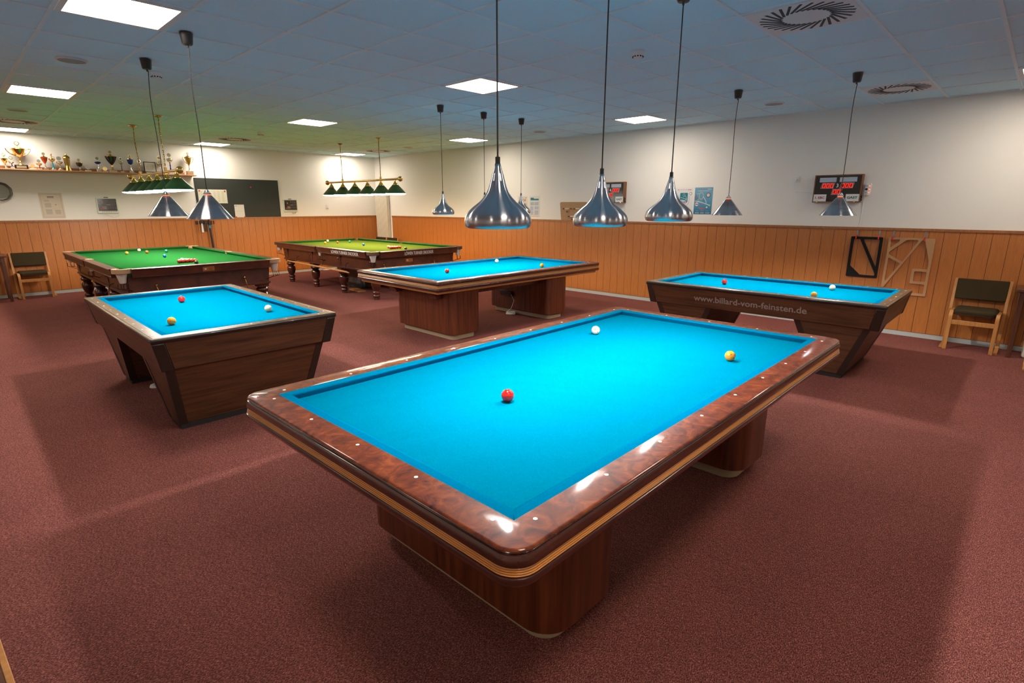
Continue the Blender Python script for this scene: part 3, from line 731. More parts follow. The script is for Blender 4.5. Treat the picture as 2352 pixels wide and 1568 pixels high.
cone_lamp(1.494, 4.72, zc - .005, 'grey aluminium cone lamp with orange ring, hanging before the blackboard', 'cone lamps over the table near the blackboard')
cone_lamp(6.29, 2.64, zc - .008, 'grey aluminium cone lamp with orange ring, hanging beside the blue poster', 'cone lamps over the web address table')
cone_lamp(6.265, 1.508, zc + .004, 'grey aluminium cone lamp with orange ring, hanging before the score board with the power strip', 'cone lamps over the web address table')

def bar_lamp(x, yc, label):
    zb = kz(2.062); t = thing('snooker_lamp', (x, yc, zb), 0, label, 'billiard lamp')
    m = MB(); m.cyl((0, -1.34, 0), .018, 2.68, 'y', 16); m.build('bar', M_['brass'], t, smooth=50)
    for s in (-1, 1):
        m = MB(); m.sphere((0, s * 1.345, 0), .047, 18, 12, (1, .75, 1)); m.build('end_ball', M_['brass'], t)
        y = s * .705
        m = MB(); m.cyl((0, y, .01), .02, .05, n=14); m.build('chain_mount', M_['brass'], t)
        m = MB(); zz = .065; i = 0; top = ZC - zb - .03
        while zz < top - .02:
            old = []
            a = i % 2
            for q in range(10):
                u = 2 * PI * q / 10; du, dz = .010 * math.cos(u), .019 * math.sin(u)
                old.append((du if a else 0, y + (0 if a else du), zz + dz))
            m.tube(old, .0028, 5, True); zz += .030; i += 1
        m.build('chain', M_['brass'], t)
        m = MB(); m.tube([(.006 * math.sin(i * .6), y + .006 * math.cos(i * .7), .06 + (top - .06) * i / 12) for i in range(13)], .004, 6); m.build('cord', M_['cordbr'], t)
        m = MB(T(0, y, ZC - zb)); m.lathe([(.058, 0), (.056, -.008), (.03, -.022), (.008, -.03)], 24, cap=True); m.build('ceiling_rose', M_['brass'], t)
    for i in range(6):
        y = -1.18 + i * .472
        m = MB(T(0, y, 0)); m.lathe([(.195, -.256), (.196, -.253), (.052, -.098)], 40); s_ = m.build('shade', M_['shadeg'], t, smooth=60, solid=.0015)
        m = MB(T(0, y, 0)); m.lathe([(.192, -.2535), (.05, -.1)], 40); m.build('shade_lining', M_['inner'], s_, smooth=60)
        m = MB(T(0, y, 0)); m.lathe([(.054, -.103), (.054, -.096), (.045, -.085), (.030, -.060), (.017, -.035), (.016, -.015)], 24, cap=True); m.build('brass_cap', M_['brass'], s_, smooth=50)
        m = MB(T(0, y, 0)); m.lathe([(.186, -.2525), (.18, -.262), (.15, -.270), (.09, -.276), (.001, -.278)], 28); m.build('added_glow_bowl', M_['snk_glow' if x > 4 else 'snk_glow2'], s_, smooth=60)  # added glowing bowl replacing the bulb, shaped to show a bright strip below rim
    return t
M_['cordbr'] = mat('brown_cord', (.05, .035, .02), .5)
bar_lamp(2.405, 9.90, 'brass bar lamp with six green shades in front of the trophy shelf')
bar_lamp(5.968, 9.90, 'brass bar lamp with six green shades near the room corner')

# ------------------------------------------------------------ ceiling fittings
def cell(i, j): return x0g + dxg * (i + .5), y0g + dyg * (j + .5)
proto = None
LBL = {(0, 6): 'square ceiling panel light above the brown-sided table, biggest in view', (0, 12): 'ceiling panel light between the speaker disc and the trophy shelf', (0, 19): 'ceiling panel light above the trophy shelf by the swirl vent',
       (5, 6): 'diamond-looking ceiling panel light behind the biggest bell lamp cord', (5, 12): 'ceiling panel light halfway between the two snooker lamps', (5, 19): 'ceiling panel light above the blackboard',
       (10, 19): 'ceiling panel light in the room corner beyond the green shades', (10, 12): 'ceiling panel light behind the row of three thin cords', (10, 6): 'ceiling panel light above the two wall posters'}
for i in (-5, 0, 5, 10):
    for j in (-8, -1, 6, 12, 19):
        x, y = cell(i, j)
        if x < XL + .4: continue
        if proto is None:
            t = thing('ceiling_light', (x, y, ZC), 0, 'x', 'ceiling light', 'panel lights in the ceiling'); proto = t
            m = MB(); m.ring(.302, .302, .0, [(0, .004), (0, -.004), (-.002, -.006), (-.034, -.006), (-.036, -.002)]); m.build('panel_frame', M_['ventm'], t)
            m = MB(); m.box(-.267, .267, -.267, .267, -.0035, .003); m.build('diffuser', M_['panel_light'], t)
        else: t = copy_tree(proto)
        t.location = (x, y, ZC)
        t['label'] = LBL.get((i, j), 'square white panel light in the ceiling beyond the picture edge')
VL = {(5, 1): 'large swirl air vent in the ceiling with red reflection beside it', (10, 1): 'swirl air vent in the ceiling above the score board', (0, 17): 'swirl air vent in the ceiling near the trophy shelf', (5, 17): 'swirl air vent in the ceiling before the blackboard', (10, 17): 'swirl air vent in the ceiling near the room corner'}
proto = None
for (i, j), lb in VL.items():
    x, y = cell(i, j)
    if proto is None:
        proto = t = thing('ceiling_vent', (x, y, ZC), 0, lb, 'air vent', 'swirl vents in the ceiling')
        m = MB(); m.box(-.3, .3, -.3, .3, -.004, .004); m.build('vent_plate', M_['ventm'], t, bevel=.002)
        for q in range(28):
            a = 2 * PI * q / 28
            m = MB(Matrix.Rotation(a, 4, 'Z') @ T(.205, 0, 0) @ Matrix.Rotation(math.radians(36), 4, 'Z')); m.box(-.086, .086, -.0085, .0085, -.0055, -.0035); m.build('vent_slot', M_['ventslot'], t)
    else: t = copy_tree(proto)
    t.location = (x, y, ZC); t['label'] = lb
for x, y, lb in ((1.055, 6.30, 'round flush ceiling speaker near the biggest panel light'), (1.005, 10.03, 'round flush ceiling speaker near the trophy shelf vent'), (7.38, 6.45, 'round flush ceiling speaker behind the middle bell lamp cord'), (7.385, 2.645, 'round flush ceiling speaker above the blue poster'), (7.38, 10.24, 'round flush ceiling speaker near the room corner')):
    t = thing('ceiling_speaker', (x, y, ZC), 0, lb, 'speaker', 'round speakers in the ceiling')
    m = MB(); m.lathe([(.112, .006), (.112, -.004), (.106, -.006), (.100, -.004)], 40); m.build('speaker_ring', M_['ventm'], t)
    m = MB(); m.cyl((0, 0, -.004), .101, .006, n=40); m.build('speaker_grille', M_['spk'], t)
for x, y, lb in ((1.685, 6.30, 'white smoke detector on the ceiling beside the black lamp canopy'), (4.20, 2.62, 'white smoke detector on the ceiling between two bell lamp cords'), (4.16, 10.05, 'white smoke detector on the ceiling above the blackboard')):
    t = thing('smoke_detector', (x, y, ZC), 0, lb, 'smoke detector', 'smoke detectors on the ceiling')
    m = MB(); m.lathe([(.052, .006), (.052, -.014), (.048, -.02), (.036, -.042), (.030, -.048), (.001, -.049)], 30); m.build('detector_body', M_['white_p'], t, smooth=40)
    m = MB()
    for q in range(12): m.M = Matrix.Rotation(2 * PI * q / 12, 4, 'Z') @ T(.0405, 0, -.032) @ Matrix.Rotation(-.5, 4, 'Y'); m.box(-.002, .003, -.005, .005, -.008, .008)
    m.build('sensor_slots', M_['ventslot'], t)

# ------------------------------------------------------------ chairs, tables
def arc(c, r, a0, a1, n=6): return [(c[0] + r * math.cos(math.radians(a0 + (a1 - a0) * i / n)), c[1] + r * math.sin(math.radians(a0 + (a1 - a0) * i / n))) for i in range(n + 1)]
def chair(loc, rz, label, group='fabric seated wooden chairs along the walls'):
    t = thing('chair', loc, rz, label, 'chair', group)
    for s in (-1, 1):
        m = MB(); m.strip([(0, 0), (.012, .20), (.02, .38)] + arc((.075, .385), .055, 180, 90) + [(.2, .43), (.36, .425)], .036, .022, s * .205); m.build('front_leg', M_['birch'], t, bevel=.003)
        m = MB(); m.strip([(.03, .012), (.10, .014), (.30, .014)] + arc((.32, .05), .036, 270, 360) + [(.345, .25), (.33, .44)], .036, .022, s * .243); m.build('rear_leg', M_['birch'], t, bevel=.003)
        m = MB(); m.strip([(.33, .42), (.37, .60), (.41, .785)], .032, .024, s * .243); m.build('back_post', M_['birch'], t, bevel=.003)
    m = MB(); m.box(-.19, .19, .012, .03, .295, .345); m.build('front_stretcher', M_['birch'], t, bevel=.003)
    m = MB(); v = rloop(.195, .20, .05, 6)
    m.M = T(0, .22, 0); m.prism([(x * .97, y * .97) for x, y in v], .405, .42); m.ring(.195, .20, .05, [(-.006, .42), (0, .435), (-.004, .455), (-.02, .467)], 6); m.prism([(x * .9, y * .9) for x, y in v], .45, .468)
    m.build('seat', M_['fabric'], t, bevel=.004)
    m = MB(); P = [(.343, .555), (.392, .775)]
    m.hexa([(-.232, .345, .555), (.232, .345, .555), (.232, .385, .550), (-.232, .385, .550), (-.232, .388, .785), (.232, .388, .785), (.232, .425, .783), (-.232, .425, .783)])
    m.build('backrest', M_['fabric'], t, bevel=.010, seg=3)
    return t
chair((7.90, .398, 0), WR, 'wooden chair with dark fabric beside the wall templates')
chair((1.035, 12.695, 0), 0, 'wooden chair with dark fabric below the pewter plate, beside the brown-pocketed table')
chair((7.80, 12.235, 0), WR, 'wooden chair whose dark back shows above the snooker rail before the ribbed radiator')
chair((7.80, 12.76, 0), WR, 'wooden chair nearest the room corner, only its dark back edge showing')
chair((7.30, -.345, 0), WR, 'wooden chair at the picture edge, only its foot in view')
def side_table(loc, rz, w, d, h, label):
    t = thing('side_table', loc, rz, label, 'table')
    m = MB(); m.box(0, w, 0, d, h - .03, h); m.build('table_top', M_['tablew'], t, bevel=.004)
    m = MB(); m.box(.04, w - .04, .04, d - .04, h - .1, h - .03); m.build('table_frame', M_['tablew'], t)
    for x in (.03, w - .08):
        for y in (.03, d - .08):
            m = MB(); m.frustum((x + .005, x + .045, y + .005, y + .045), (x, x + .05, y, y + .05), 0, h - .03); m.build('leg', M_['tablew'], t, bevel=.003)
    return t
side_table((-.38, 12.52, 0), 0, 1.10, .56, .785, 'dark wooden table in the corner beside the wooden chair')
side_table((7.86, .10, 0), WR, 1.1, .48, .755, 'dark wooden table at the picture edge beside the templates chair')
m = MB(); m.box(0, .30, 0, .22, 0, .42); o = m.build('paper_sack', M_['radiator'], bevel=.03, loc=(7.98, -.275, 0), seg=3); tag(o, 'pale grey sack under the dark table at the picture edge', 'sack')

# bottom corner of the picture: a low bench whose wooden front edge is in view
def unp(x, y, z):
    f = 1243.; p = .247; dx, dy = (x - 1176) / f, (y - 784) / f
    c = Vector((dx, math.cos(p) - dy * math.sin(p), -math.sin(p) - dy * math.cos(p)))
    a = -.8047; d = Vector((c.x * math.cos(a) - c.y * math.sin(a), c.x * math.sin(a) + c.y * math.cos(a), c.z))
    return d * ((z - H) / d.z)
# ------------------------------------------------------------ things on the right wall
def wr(y, z, d=0.): return (DR - d, y * K, kz(z))
def wb(x, z, d=0.): return (x * K, DB - d, kz(z))
def flat(m, x0, x1, z0, z1, y0, y1): m.box(x0, x1, y0, y1, z0, z1)
def zero(m, x, z, w, h, y, sl=.18, s=.009):
    def q(a, b): return (x + a + sl * (b), z + b)
    o = [q(-w / 2, -h / 2), q(w / 2, -h / 2), q(w / 2, h / 2), q(-w / 2, h / 2)]
    i = [q(-w / 2 + s, -h / 2 + s), q(w / 2 - s, -h / 2 + s), q(w / 2 - s, h / 2 - s), q(-w / 2 + s, h / 2 - s)]
    for k in range(4):
        j = (k + 1) % 4; m.prism([o[k], o[j], i[j], i[k]], y, y - .002, 'xz')
def scoreboard(y, z, no, label):
    W, Hh, D = .558, .352, .085
    t = thing('score_board', wr(y, z), WR, label, 'score board')
    m = MB(); m.box(-W / 2, W / 2, -D + .01, -.001, -Hh / 2, Hh / 2); m.build('case', M_['framew'], t, bevel=.003)
    m = MB(); w = .012
    m.box(-W / 2, W / 2, -D, -D + .012, Hh / 2 - w, Hh / 2); m.box(-W / 2, W / 2, -D, -D + .012, -Hh / 2, -Hh / 2 + w); m.box(-W / 2, -W / 2 + w, -D, -D + .012, -Hh / 2 + w, Hh / 2 - w); m.box(W / 2 - w, W / 2, -D, -D + .012, -Hh / 2 + w, Hh / 2 - w)
    m.build('frame', M_['framew'], t)
    m = MB(); m.box(-W / 2 + w, W / 2 - w, -D + .003, -D + .012, -Hh / 2 + w, Hh / 2 - w); m.build('front_glass', M_['gloss_black'], t)
    yf = -D + .003
    for s in (-1, 1):
        m = MB(); flat(m, s * .118 - .099, s * .118 + .099, .083, .141, yf, yf - .002); m.build('name_field', M_['card2'], t)
        m = MB(); c = s * .112; m.prism([(c - .082 - .006, .002), (c + .068 - .004, .002), (c + .082, .073), (c - .068, .073)], yf, yf - .0015, 'xz'); d = m.build('digit_window', M_['card2'], t)
        m = MB(); m.prism([(c - .078 - .006, .006), (c + .063 - .004, .006), (c + .076, .069), (c - .064, .069)], yf - .0016, yf - .0024, 'xz'); m.build('digit_screen', M_['led_bg'], d)
        m = MB()
        for k in (-1, 0, 1): zero(m, c + k * .046, .0375, .036, .052, yf - .0025, .16, .008)
        m.build('digits', M_['led'], d)
    m = MB(); m.prism([(-.064, -.078), (.050, -.078), (.064, -.004), (-.050, -.004)], yf, yf - .0015, 'xz'); d = m.build('digit_window', M_['card2'], t)
    m = MB(); m.prism([(-.059, -.074), (.046, -.074), (.059, -.008), (-.046, -.008)], yf - .0016, yf - .0024, 'xz'); m.build('digit_screen', M_['led_bg'], d)
    m = MB()
    for k in (-.5, .5): zero(m, k * .048, -.041, .038, .054, yf - .0025, .16, .008)
    m.build('digits', M_['led'], d)
    text(no, .066, M_['card'], 'table_number', t, T(0, yf - .001, .036) @ RX, bold=.001)
    for s, tx, mt in ((-1, '1. EBC', 'redtxt'), (1, 'GAST', 'grntxt')):
        m = MB(); c = s * .190; flat(m, c - .076, c + .076, -.162, -.072, yf - .001, yf - .003); p = m.build('name_card', M_['card'], t)
        text(tx, .040, M_[mt], 'card_text', p, T(c, yf - .0035, -.116) @ RX, width=.115 if s < 0 else .118, bold=.0012)
        m = MB(); m.box(c - .01 + .03 * s, c + .01 + .03 * s, yf - .006, yf, -.175, -.155); m.build('card_clip', M_['brass'], t)
    m = MB(); m.box(W / 2, W / 2 + .012, -.06, -.04, -.13, -.09); m.box(W / 2, W / 2 + .016, -.06, -.045, -.155, -.135); m.build('side_switch', M_['black'], t)
scoreboard((2.306 + 1.754) / 2, 1.820, '3', 'digital score board reading 000 with number 3, beside the power strip')
scoreboard(5.655 - .277 + .165 - .004, 1.820, '4', 'digital score board with number 4, half hidden behind a bell lamp')
# power strip
t = thing('power_strip', wr(1.695, 1.807, 0), WR, 'white power strip with three glowing red switches next to the score board', 'power strip')
m = MB(Matrix.Rotation(math.radians(3), 4, 'Y')); m.prism(rloop(.033, .078, .02, 5), -.002, -.036, 'xz'); m.build('strip_body', M_['white_p'], t, bevel=.003)
for i, c in enumerate((.04, 0, -.04)):
    m = MB(); m.cyl((-.012, -.036, c), .015, .002, 'y', 18) if False else m.cyl((-.012, -.039, c), .015, .004, 'y', 18); m.build('outlet', M_['black'] if i == 1 else M_['card2'], t)
    m = MB(); m.cyl((.020, -.040, c), .0065, .005, 'y', 14); m.build('switch_light', M_['led_sw'], t)
m = MB(); m.cyl((-.004, -.0395, -.064), .012, .004, 'y', 16); m.build('sticker', M_['yel_p'], t)
m = MB(); m.tube([(DR - .02, 1.725 * K, kz(1.73)), (DR - .006, 1.722 * K, kz(1.58)), (DR - .006, 1.722 * K, kz(1.40)), (DR - .01, 1.735 * K, kz(1.352)), (DR - .034, 1.75 * K, kz(1.34))], .004, 6)
tag(m.build('power_cable', M_['white_p']), 'thin white cable running from the power strip down to the wood panelling', 'cable')
t = thing('wall_socket', wr(2.568, 1.952), WR, 'white wall socket with a plug, above the web address table', 'socket')
m = MB(); m.box(-.041, .041, -.012, -.0005, -.041, .041); m.build('socket_plate', M_['white_p'], t, bevel=.003)
m = MB(); m.cyl((0, -.035, 0), .019, .024, 'y', 18); m.build('plug', M_['white_p'], t)
m = MB(); m.tube([(DR - .03, 2.572 * K, kz(1.925)), (DR - .008, 2.578 * K, kz(1.83)), (DR - .006, 2.55 * K, kz(1.785)), (DR - .006, 2.45 * K, kz(1.782)), (DR - .006, 2.325 * K, kz(1.78))], .004, 6)
tag(m.build('power_cable', M_['white_p']), 'thin white cable from the wall socket to the score board', 'cable')
m = MB(); m.tube([(DR - .06, 5.272 * K, kz(1.66)), (DR - .02, 5.275 * K, kz(1.60)), (DR - .01, 5.268 * K, kz(1.5)), (DR - .01, 5.27 * K, kz(1.345))], .003, 6)
tag(m.build('power_cable', M_['white_p']), 'thin white cable hanging below the number 4 score board', 'cable')
# posters
def sheet(name, y, z, w, h, mt, label, cat, wall='r'):
    t = thing(name, wr(y, z) if wall == 'r' else wb(y, z), WR if wall == 'r' else 0, label, cat)
    m = MB(); m.box(-w / 2, w / 2, -.003, -.0008, -h / 2, h / 2); p = m.build('sheet', mt, t); return t
def bars(t, name, mt, lst, y=-.003):
    m = MB()
    for x0, x1, z0, z1 in lst: m.box(x0, x1, y - .0006, y, z0, z1)
    return m.build(name, mt, t)
def discs(t, name, mt, lst, y=-.003, n=24):
    m = MB()
    for x, z, r in lst: m.cyl((x, y - .0008, z), r, .0008, 'y', n)
    return m.build(name, mt, t)
def band(t, name, mt, pts, w, y=-.003):
    m = MB()
    for a, b in zip(pts[:-1], pts[1:]):
        d = Vector((b[0] - a[0], b[1] - a[1])).normalized(); n = Vector((-d.y, d.x)) * w / 2
        m.prism([(a[0] - n.x, a[1] - n.y), (b[0] - n.x, b[1] - n.y), (b[0] + n.x, b[1] + n.y), (a[0] + n.x, a[1] + n.y)], y, y - .0007, 'xz')
    return m.build(name, mt, t)
t = sheet('poster', 3.877, 1.674, .290, .405, M_['poster_blue'], 'blue billiards tournament poster with white cue lines', 'poster')
for o in t.children: o.name = 'poster_sheet'
bars(t, 'header_print', M_['red_p'], [(-.10 + i * .045, -.075 + i * .045, .172, .177) for i in range(4)])
bars(t, 'header_print', M_['card'], [(.06, .12, .172, .178), (-.10, .10, .152, .154), (-.09, .09, .144, .146), (-.11, -.06, .105, .109)])
band(t, 'oval_line', M_['yel_p'], [(-.035 + .034 * math.cos(a * PI / 8), .075 + .052 * math.sin(a * PI / 8)) for a in range(17)], .006)
band(t, 'cue_line', M_['card'], [(-.135, .0), (-.02, -.025), (.10, -.063)], .009); band(t, 'cue_line', M_['card'], [(.0, .062), (.03, .025), (.052, -.015), (.050, -.048)], .007)
band(t, 'yellow_stroke', M_['yel_p'], [(-.085, .03), (-.08, .0), (-.05, -.015), (-.02, -.018)], .006)
band(t, 'red_stroke', M_['redtxt'], [(-.118, .088), (-.122, .05), (-.118, .02), (-.123, -.01)], .009); band(t, 'red_stroke', M_['redtxt'], [(-.098, .068), (-.10, .015)], .008); band(t, 'red_stroke', M_['redtxt'], [(-.005, .015), (.015, -.01)], .006)
discs(t, 'badge', M_['inkd'], [(.078, .085, .035)]); discs(t, 'badge_centre', M_['card'], [(.078, .085, .027)], -.0038)
discs(t, 'badge_dots', M_['red_p'], [(.078 + .016 * math.cos(i * PI / 3), .085 + .016 * math.sin(i * PI / 3), .005) for i in range(6)], -.0046, 10)
discs(t, 'round_stamp', M_['card'], [(-.10, -.052, .027)]); bars(t, 'stamp_bar', M_['red_p'], [(-.123, -.077, -.060, -.044)], -.0038)
discs(t, 'red_ball_print', M_['red_p'], [(-.037, -.058, .010)]); discs(t, 'yellow_ball_print', M_['yel_p'], [(.108, -.068, .012)]); discs(t, 'white_ball_print', M_['card'], [(.068, -.098, .012)])
bars(t, 'caption_print', M_['red_p'], [(-.065, .045, -.117, -.107), (-.045, .025, -.132, -.126)])
bars(t, 'footer_print', M_['card2'], [(-.11, -.06, -.156, -.153), (-.03, .02, -.156, -.153), (.05, .11, -.156, -.153), (-.12, -.05, -.19, -.178), (-.03, .03, -.19, -.178), (.05, .12, -.19, -.178)])
t = sheet('poster', 4.20, 1.674, .290, .405, M_['card'], 'white club trophy poster with teal shield, beside the blue poster', 'poster')
for o in t.children: o.name = 'poster_sheet'
bars(t, 'header_print', M_['red_p'], [(-.115, -.085, .168, .176), (-.075, .055, .170, .174), (.06, .125, .168, .176)]); bars(t, 'subheader_print', M_['ink'], [(-.09, .09, .150, .152)])
m = MB(T(.0, 0, .05)); m.prism(rloop(.066, .075, .014, 5), -.003, -.0038, 'xz'); m.build('teal_panel', M_['teal_p'], t)
text('EBC', .046, M_['card'], 'emblem_text', t, T(.0, -.0043, -.002) @ RX, width=.105, ext=.0004, bold=.0012)
text('TROPHY', .024, M_['red_p'], 'title_text', t, T(.0, -.0037, -.042) @ RX, width=.10, ext=.0004, bold=.0006)
band(t, 'shield_outline', M_['inkd'], [(-.085, .08), (-.09, .07), (-.09, -.02), (-.07, -.06), (-.03, -.085), (0, -.095), (.03, -.085), (.07, -.06), (.09, -.02), (.09, .07), (.085, .08)], .003)
band(t, 'oval_line', M_['yel_p'], [(.0 + .016 * math.cos(a * PI / 6), .09 + .024 * math.sin(a * PI / 6)) for a in range(13)], .004, -.0038)
band(t, 'cue_line', M_['card'], [(-.055, .055), (.0, .04), (.055, .025)], .005, -.0038); band(t, 'cue_line', M_['card'], [(.015, .085), (.04, .06), (.045, .03)], .004, -.0038)
discs(t, 'badge', M_['inkd'], [(.112, .112, .023)]); discs(t, 'badge_centre', M_['card'], [(.112, .112, .018)], -.0038); discs(t, 'yellow_ball_print', M_['yel_p'], [(.0, -.072, .009)])
t = sheet('notice', 7.365, 1.582, .270, .405, M_['paper'], 'white notice with teal heading and grey text boxes beside the peg board', 'notice')
bars(t, 'teal_heading', M_['teal_p'], [(-.108, -.02, .148, .168), (-.108, .108, .118, .148)])
bars(t, 'grey_text', M_['card2'], [(-.11, -.015, .02, .085), (-.002, .105, .02, .085), (-.11, -.03, -.085, .0), (.0, .105, -.06, .0), (-.11, -.03, -.165, -.09), (.0, .105, -.165, -.075)])
bars(t, 'red_footer', M_['red_p'], [(-.11, .115, -.197, -.193)])
t = sheet('notice', 7.69, 1.582, .270, .405, M_['paper'], 'white notice with orange squares half hidden behind a bell lamp', 'notice')
bars(t, 'orange_squares', M_['orange_p'], [(.045, .09, .10, .145), (-.02, .025, .10, .145), (-.09, -.045, .10, .145), (.06, .10, .02, .06), (-.02, .02, .02, .06), (-.09, -.05, .02, .06)]); bars(t, 'heading_print', M_['ink'], [(-.11, .05, .17, .174)]); discs(t, 'red_mark', M_['redtxt'], [(.09, .168, .010)])
# peg counter board
t = thing('peg_board', wr(6.39, 1.50), WR, 'wooden counting board with pegs and number blocks standing on the panelling', 'peg board')
m = MB(); m.prism([(-.28, -.165), (.28, -.165)] + [(.315 + .03 * math.cos(a) - .03, .165 + .03 * math.sin(a) - .03) for a in [PI / 2 * i / 4 for i in range(5)]] + [(-.315 - .03 * math.sin(a) + .03, .165 + .03 * math.cos(a) - .03) for a in [PI / 2 * i / 4 for i in range(5)]], -.002, -.022, 'xz'); m.build('board', M_['rackw'], t, bevel=.002)
for cx, cz in ((-.13, .04), (.12, .04), (.0, -.10)):
    for dx in (-.085, .085):
        m = MB(); m.cyl((cx + dx, -.05, cz), .011, .03, 'y', 12); m.build('peg', M_['mahog'], t)
    m = MB(); m.cyl((cx, -.05, cz - .052), .011, .03, 'y', 12); m.build('peg', M_['mahog'], t)
    for i in range(4):
        m = MB(); m.cyl((cx - .045 + i * .026, -.034, cz + .002), .011, .012, 'y', 14); m.build('number_disc', M_['tmarble'], t)
t = thing('light_switch', wr(9.972, 1.956), WR, 'white light switch on the long wall near the small bell lamp', 'light switch')
m = MB(); m.box(-.035, .035, -.010, -.0005, -.042, .042); m.build('switch_plate', M_['white_p'], t, bevel=.003); m = MB(); m.box(-.02, .02, -.014, -.009, -.025, .025); m.build('rocker', M_['white_p'], t, bevel=.002)
# templates with hooks.  coordinates (y, z) measured on the wall
def tri_round(poly, r=.008, n=3):
    out = []; N = len(poly)
    for i in range(N):
        p, a, b = Vector(poly[i]), Vector(poly[i - 1]), Vector(poly[(i + 1) % N])
        u, v = (a - p), (b - p); d = min(r / max(.2, math.sin(u.angle(v) / 2)), u.length * .3, v.length * .3)
        s, e = p + u.normalized() * d, p + v.normalized() * d
        for k in range(n + 1):
            f = k / n; out.append(tuple((s * (1 - f) + p * f) * (1 - f) + (p * (1 - f) + e * f) * f))
    return out
def cut_plate(name, outer, holes, y0, y1, mt, t):
    """plate with holes: outlines filled as a 2-D curve, extruded to its thickness"""
    cu = bpy.data.curves.new(name, 'CURVE'); cu.dimensions = '2D'; cu.fill_mode = 'BOTH'; cu.extrude = abs(y1 - y0) / 2
    for P in [outer] + holes:
        sp = cu.splines.new('POLY'); sp.points.add(len(P) - 1); sp.use_cyclic_u = True
        for k, (a, b) in enumerate(P): sp.points[k].co = (a, b, 0, 1)
    o = bpy.data.objects.new(name, cu); COL.objects.link(o); bpy.context.view_layer.update()
    me = bpy.data.meshes.new_from_object(o.evaluated_get(bpy.context.evaluated_depsgraph_get())); bpy.data.objects.remove(o); bpy.data.curves.remove(cu)
    me.transform(T(0, (y0 + y1) / 2, 0) @ RX); me.materials.clear(); me.materials.append(mt)
    p = bpy.data.objects.new(name, me); COL.objects.link(p); p.parent = t; return p
t = thing('marking_template', wr(1.615, .958), WR, 'black cut-out wooden frame with one diagonal, hanging on red hooks', 'template')
L = lambda pts, cy, cz: [(-(y - cy) * K, (z - cz) * K) for y, z in pts]
cut_plate('frame_board', tri_round(L([(1.792, .702), (1.442, .702), (1.442, 1.217), (1.792, 1.217)], 1.615, .958), .008),
          [tri_round(L([(1.762, 1.187), (1.690, 1.187), (1.472, .757), (1.472, .729), (1.640, .729), (1.762, .840)], 1.615, .958), .008), tri_round(L([(1.655, 1.187), (1.474, 1.187), (1.472, .830)], 1.615, .958), .008)], -.024, -.042, M_['blackmatt'], t)
t = thing('marking_template', wr(1.143, .87), WR, 'tan fibreboard cut-out template with slanting struts, hanging on red hooks', 'template')
cut_plate('frame_board', tri_round(L([(1.378, .600), (1.352, .600), (1.040, 1.195), (1.010, 1.197), (.936, .955), (.936, .853), (1.087, .853), (1.087, .668), (.936, .668), (.936, .552), (1.087, .552), (1.087, .522), (.908, .522), (.908, 1.222), (1.378, 1.222)], 1.143, .87), .006),
          [tri_round(L([(1.352, 1.197), (1.245, 1.197), (1.352, 1.090)], 1.143, .87), .01), tri_round(L([(1.190, 1.197), (1.068, 1.197), (1.200, .930), (1.352, 1.010), (1.352, 1.042)], 1.143, .87), .01), tri_round(L([(1.352, .975), (1.217, .905), (1.352, .660)], 1.143, .87), .01), tri_round(L([(1.058, .822), (.936, .822), (.936, .700), (1.058, .700)], 1.143, .87), .008)], -.024, -.042, M_['mdf'], t)
for i, (y, lb) in enumerate(((1.735, 'red hook under metal strip at the outer corner of the black template'), (1.489, 'red hook under metal strip at the inner corner of the black template'), (1.340, 'red hook under metal strip at the narrow corner of the tan template'), (1.014, 'red hook under metal strip at the solid corner of the tan template'))):
    t = thing('wall_hook', wr(y, 1.24), WR, lb, 'hook', 'red hooks on the wood panelling')
    m = MB(); m.box(-.009, .009, -.019, -.0165, -.02, .06); m.build('metal_strip', M_['bracket'], t)
    m = MB(); m.cyl((0, -.0205, .048), .003, .002, 'y', 8); m.cyl((0, -.0205, .026), .003, .002, 'y', 8); m.build('screw_heads', M_['tsilv'], t)
    m = MB(); m.tube([(0, -.02, -.018), (0, -.04, -.028), (0, -.052, -.035), (0, -.054, -.05), (0, -.054, -.062)] if False else [(0, -.018, -.014), (0, -.035, -.016), (0, -.050, -.018), (0, -.054, -.035), (0, -.052, -.05)], .008, 8); m.build('rubber_hook', M_['redhook'], t)
# radiator in the corner
t = thing('radiator', (DR, 12.78, 0), WR, 'tall cream ribbed panel in the room corner behind the lettered snooker table', 'radiator')
m = MB(); m.box(-.27, .27, -.07, -.02, .12, 1.88); m.build('back_panel', M_['radiator'], t)
for i in range(12):
    m = MB(); x = -.247 + i * .045; m.box(x - .016, x + .016, -.10, -.068, .12, 1.88); m.build('rib', M_['radiator'], t, bevel=.008)

# ------------------------------------------------------------ things on the back wall
t = thing('blackboard', wb(4.787, 1.742), 0, 'large dark blackboard on the wall above the wood panelling', 'blackboard')
m = MB(); m.box(-.885 * K, .885 * K, -.02, -.0005, -.41 * K, .415 * K); m.build('board_surface', M_['board'], t, bevel=.002)
t = sheet('schedule', 4.232, 1.782, .58, .29, M_['sched'], 'white schedule with yellow marks pinned on the blackboard behind the cone lamp', 'paper', 'b')
t.location.y -= .0205; random.seed(3)
bars(t, 'grey_marks', M_['ink'], [(-.24 + .085 * i, -.20 + .085 * i, .094 - j * .028, .099 - j * .028) for i in range(6) for j in range(8)])
t = sheet('note', 4.749, 1.469, .208, .285, M_['paper'], 'folded white letter held by magnets at the blackboard bottom edge', 'paper', 'b'); t.location.y -= .0205
bars(t, 'fold_line', M_['ink'], [(-.104, .104, -.003, -.001)]); bars(t, 'logo_print', M_['inkd'], [(-.08, -.055, .108, .118)]); bars(t, 'text_print', M_['ink'], [(-.05, .0, .112, .115)])
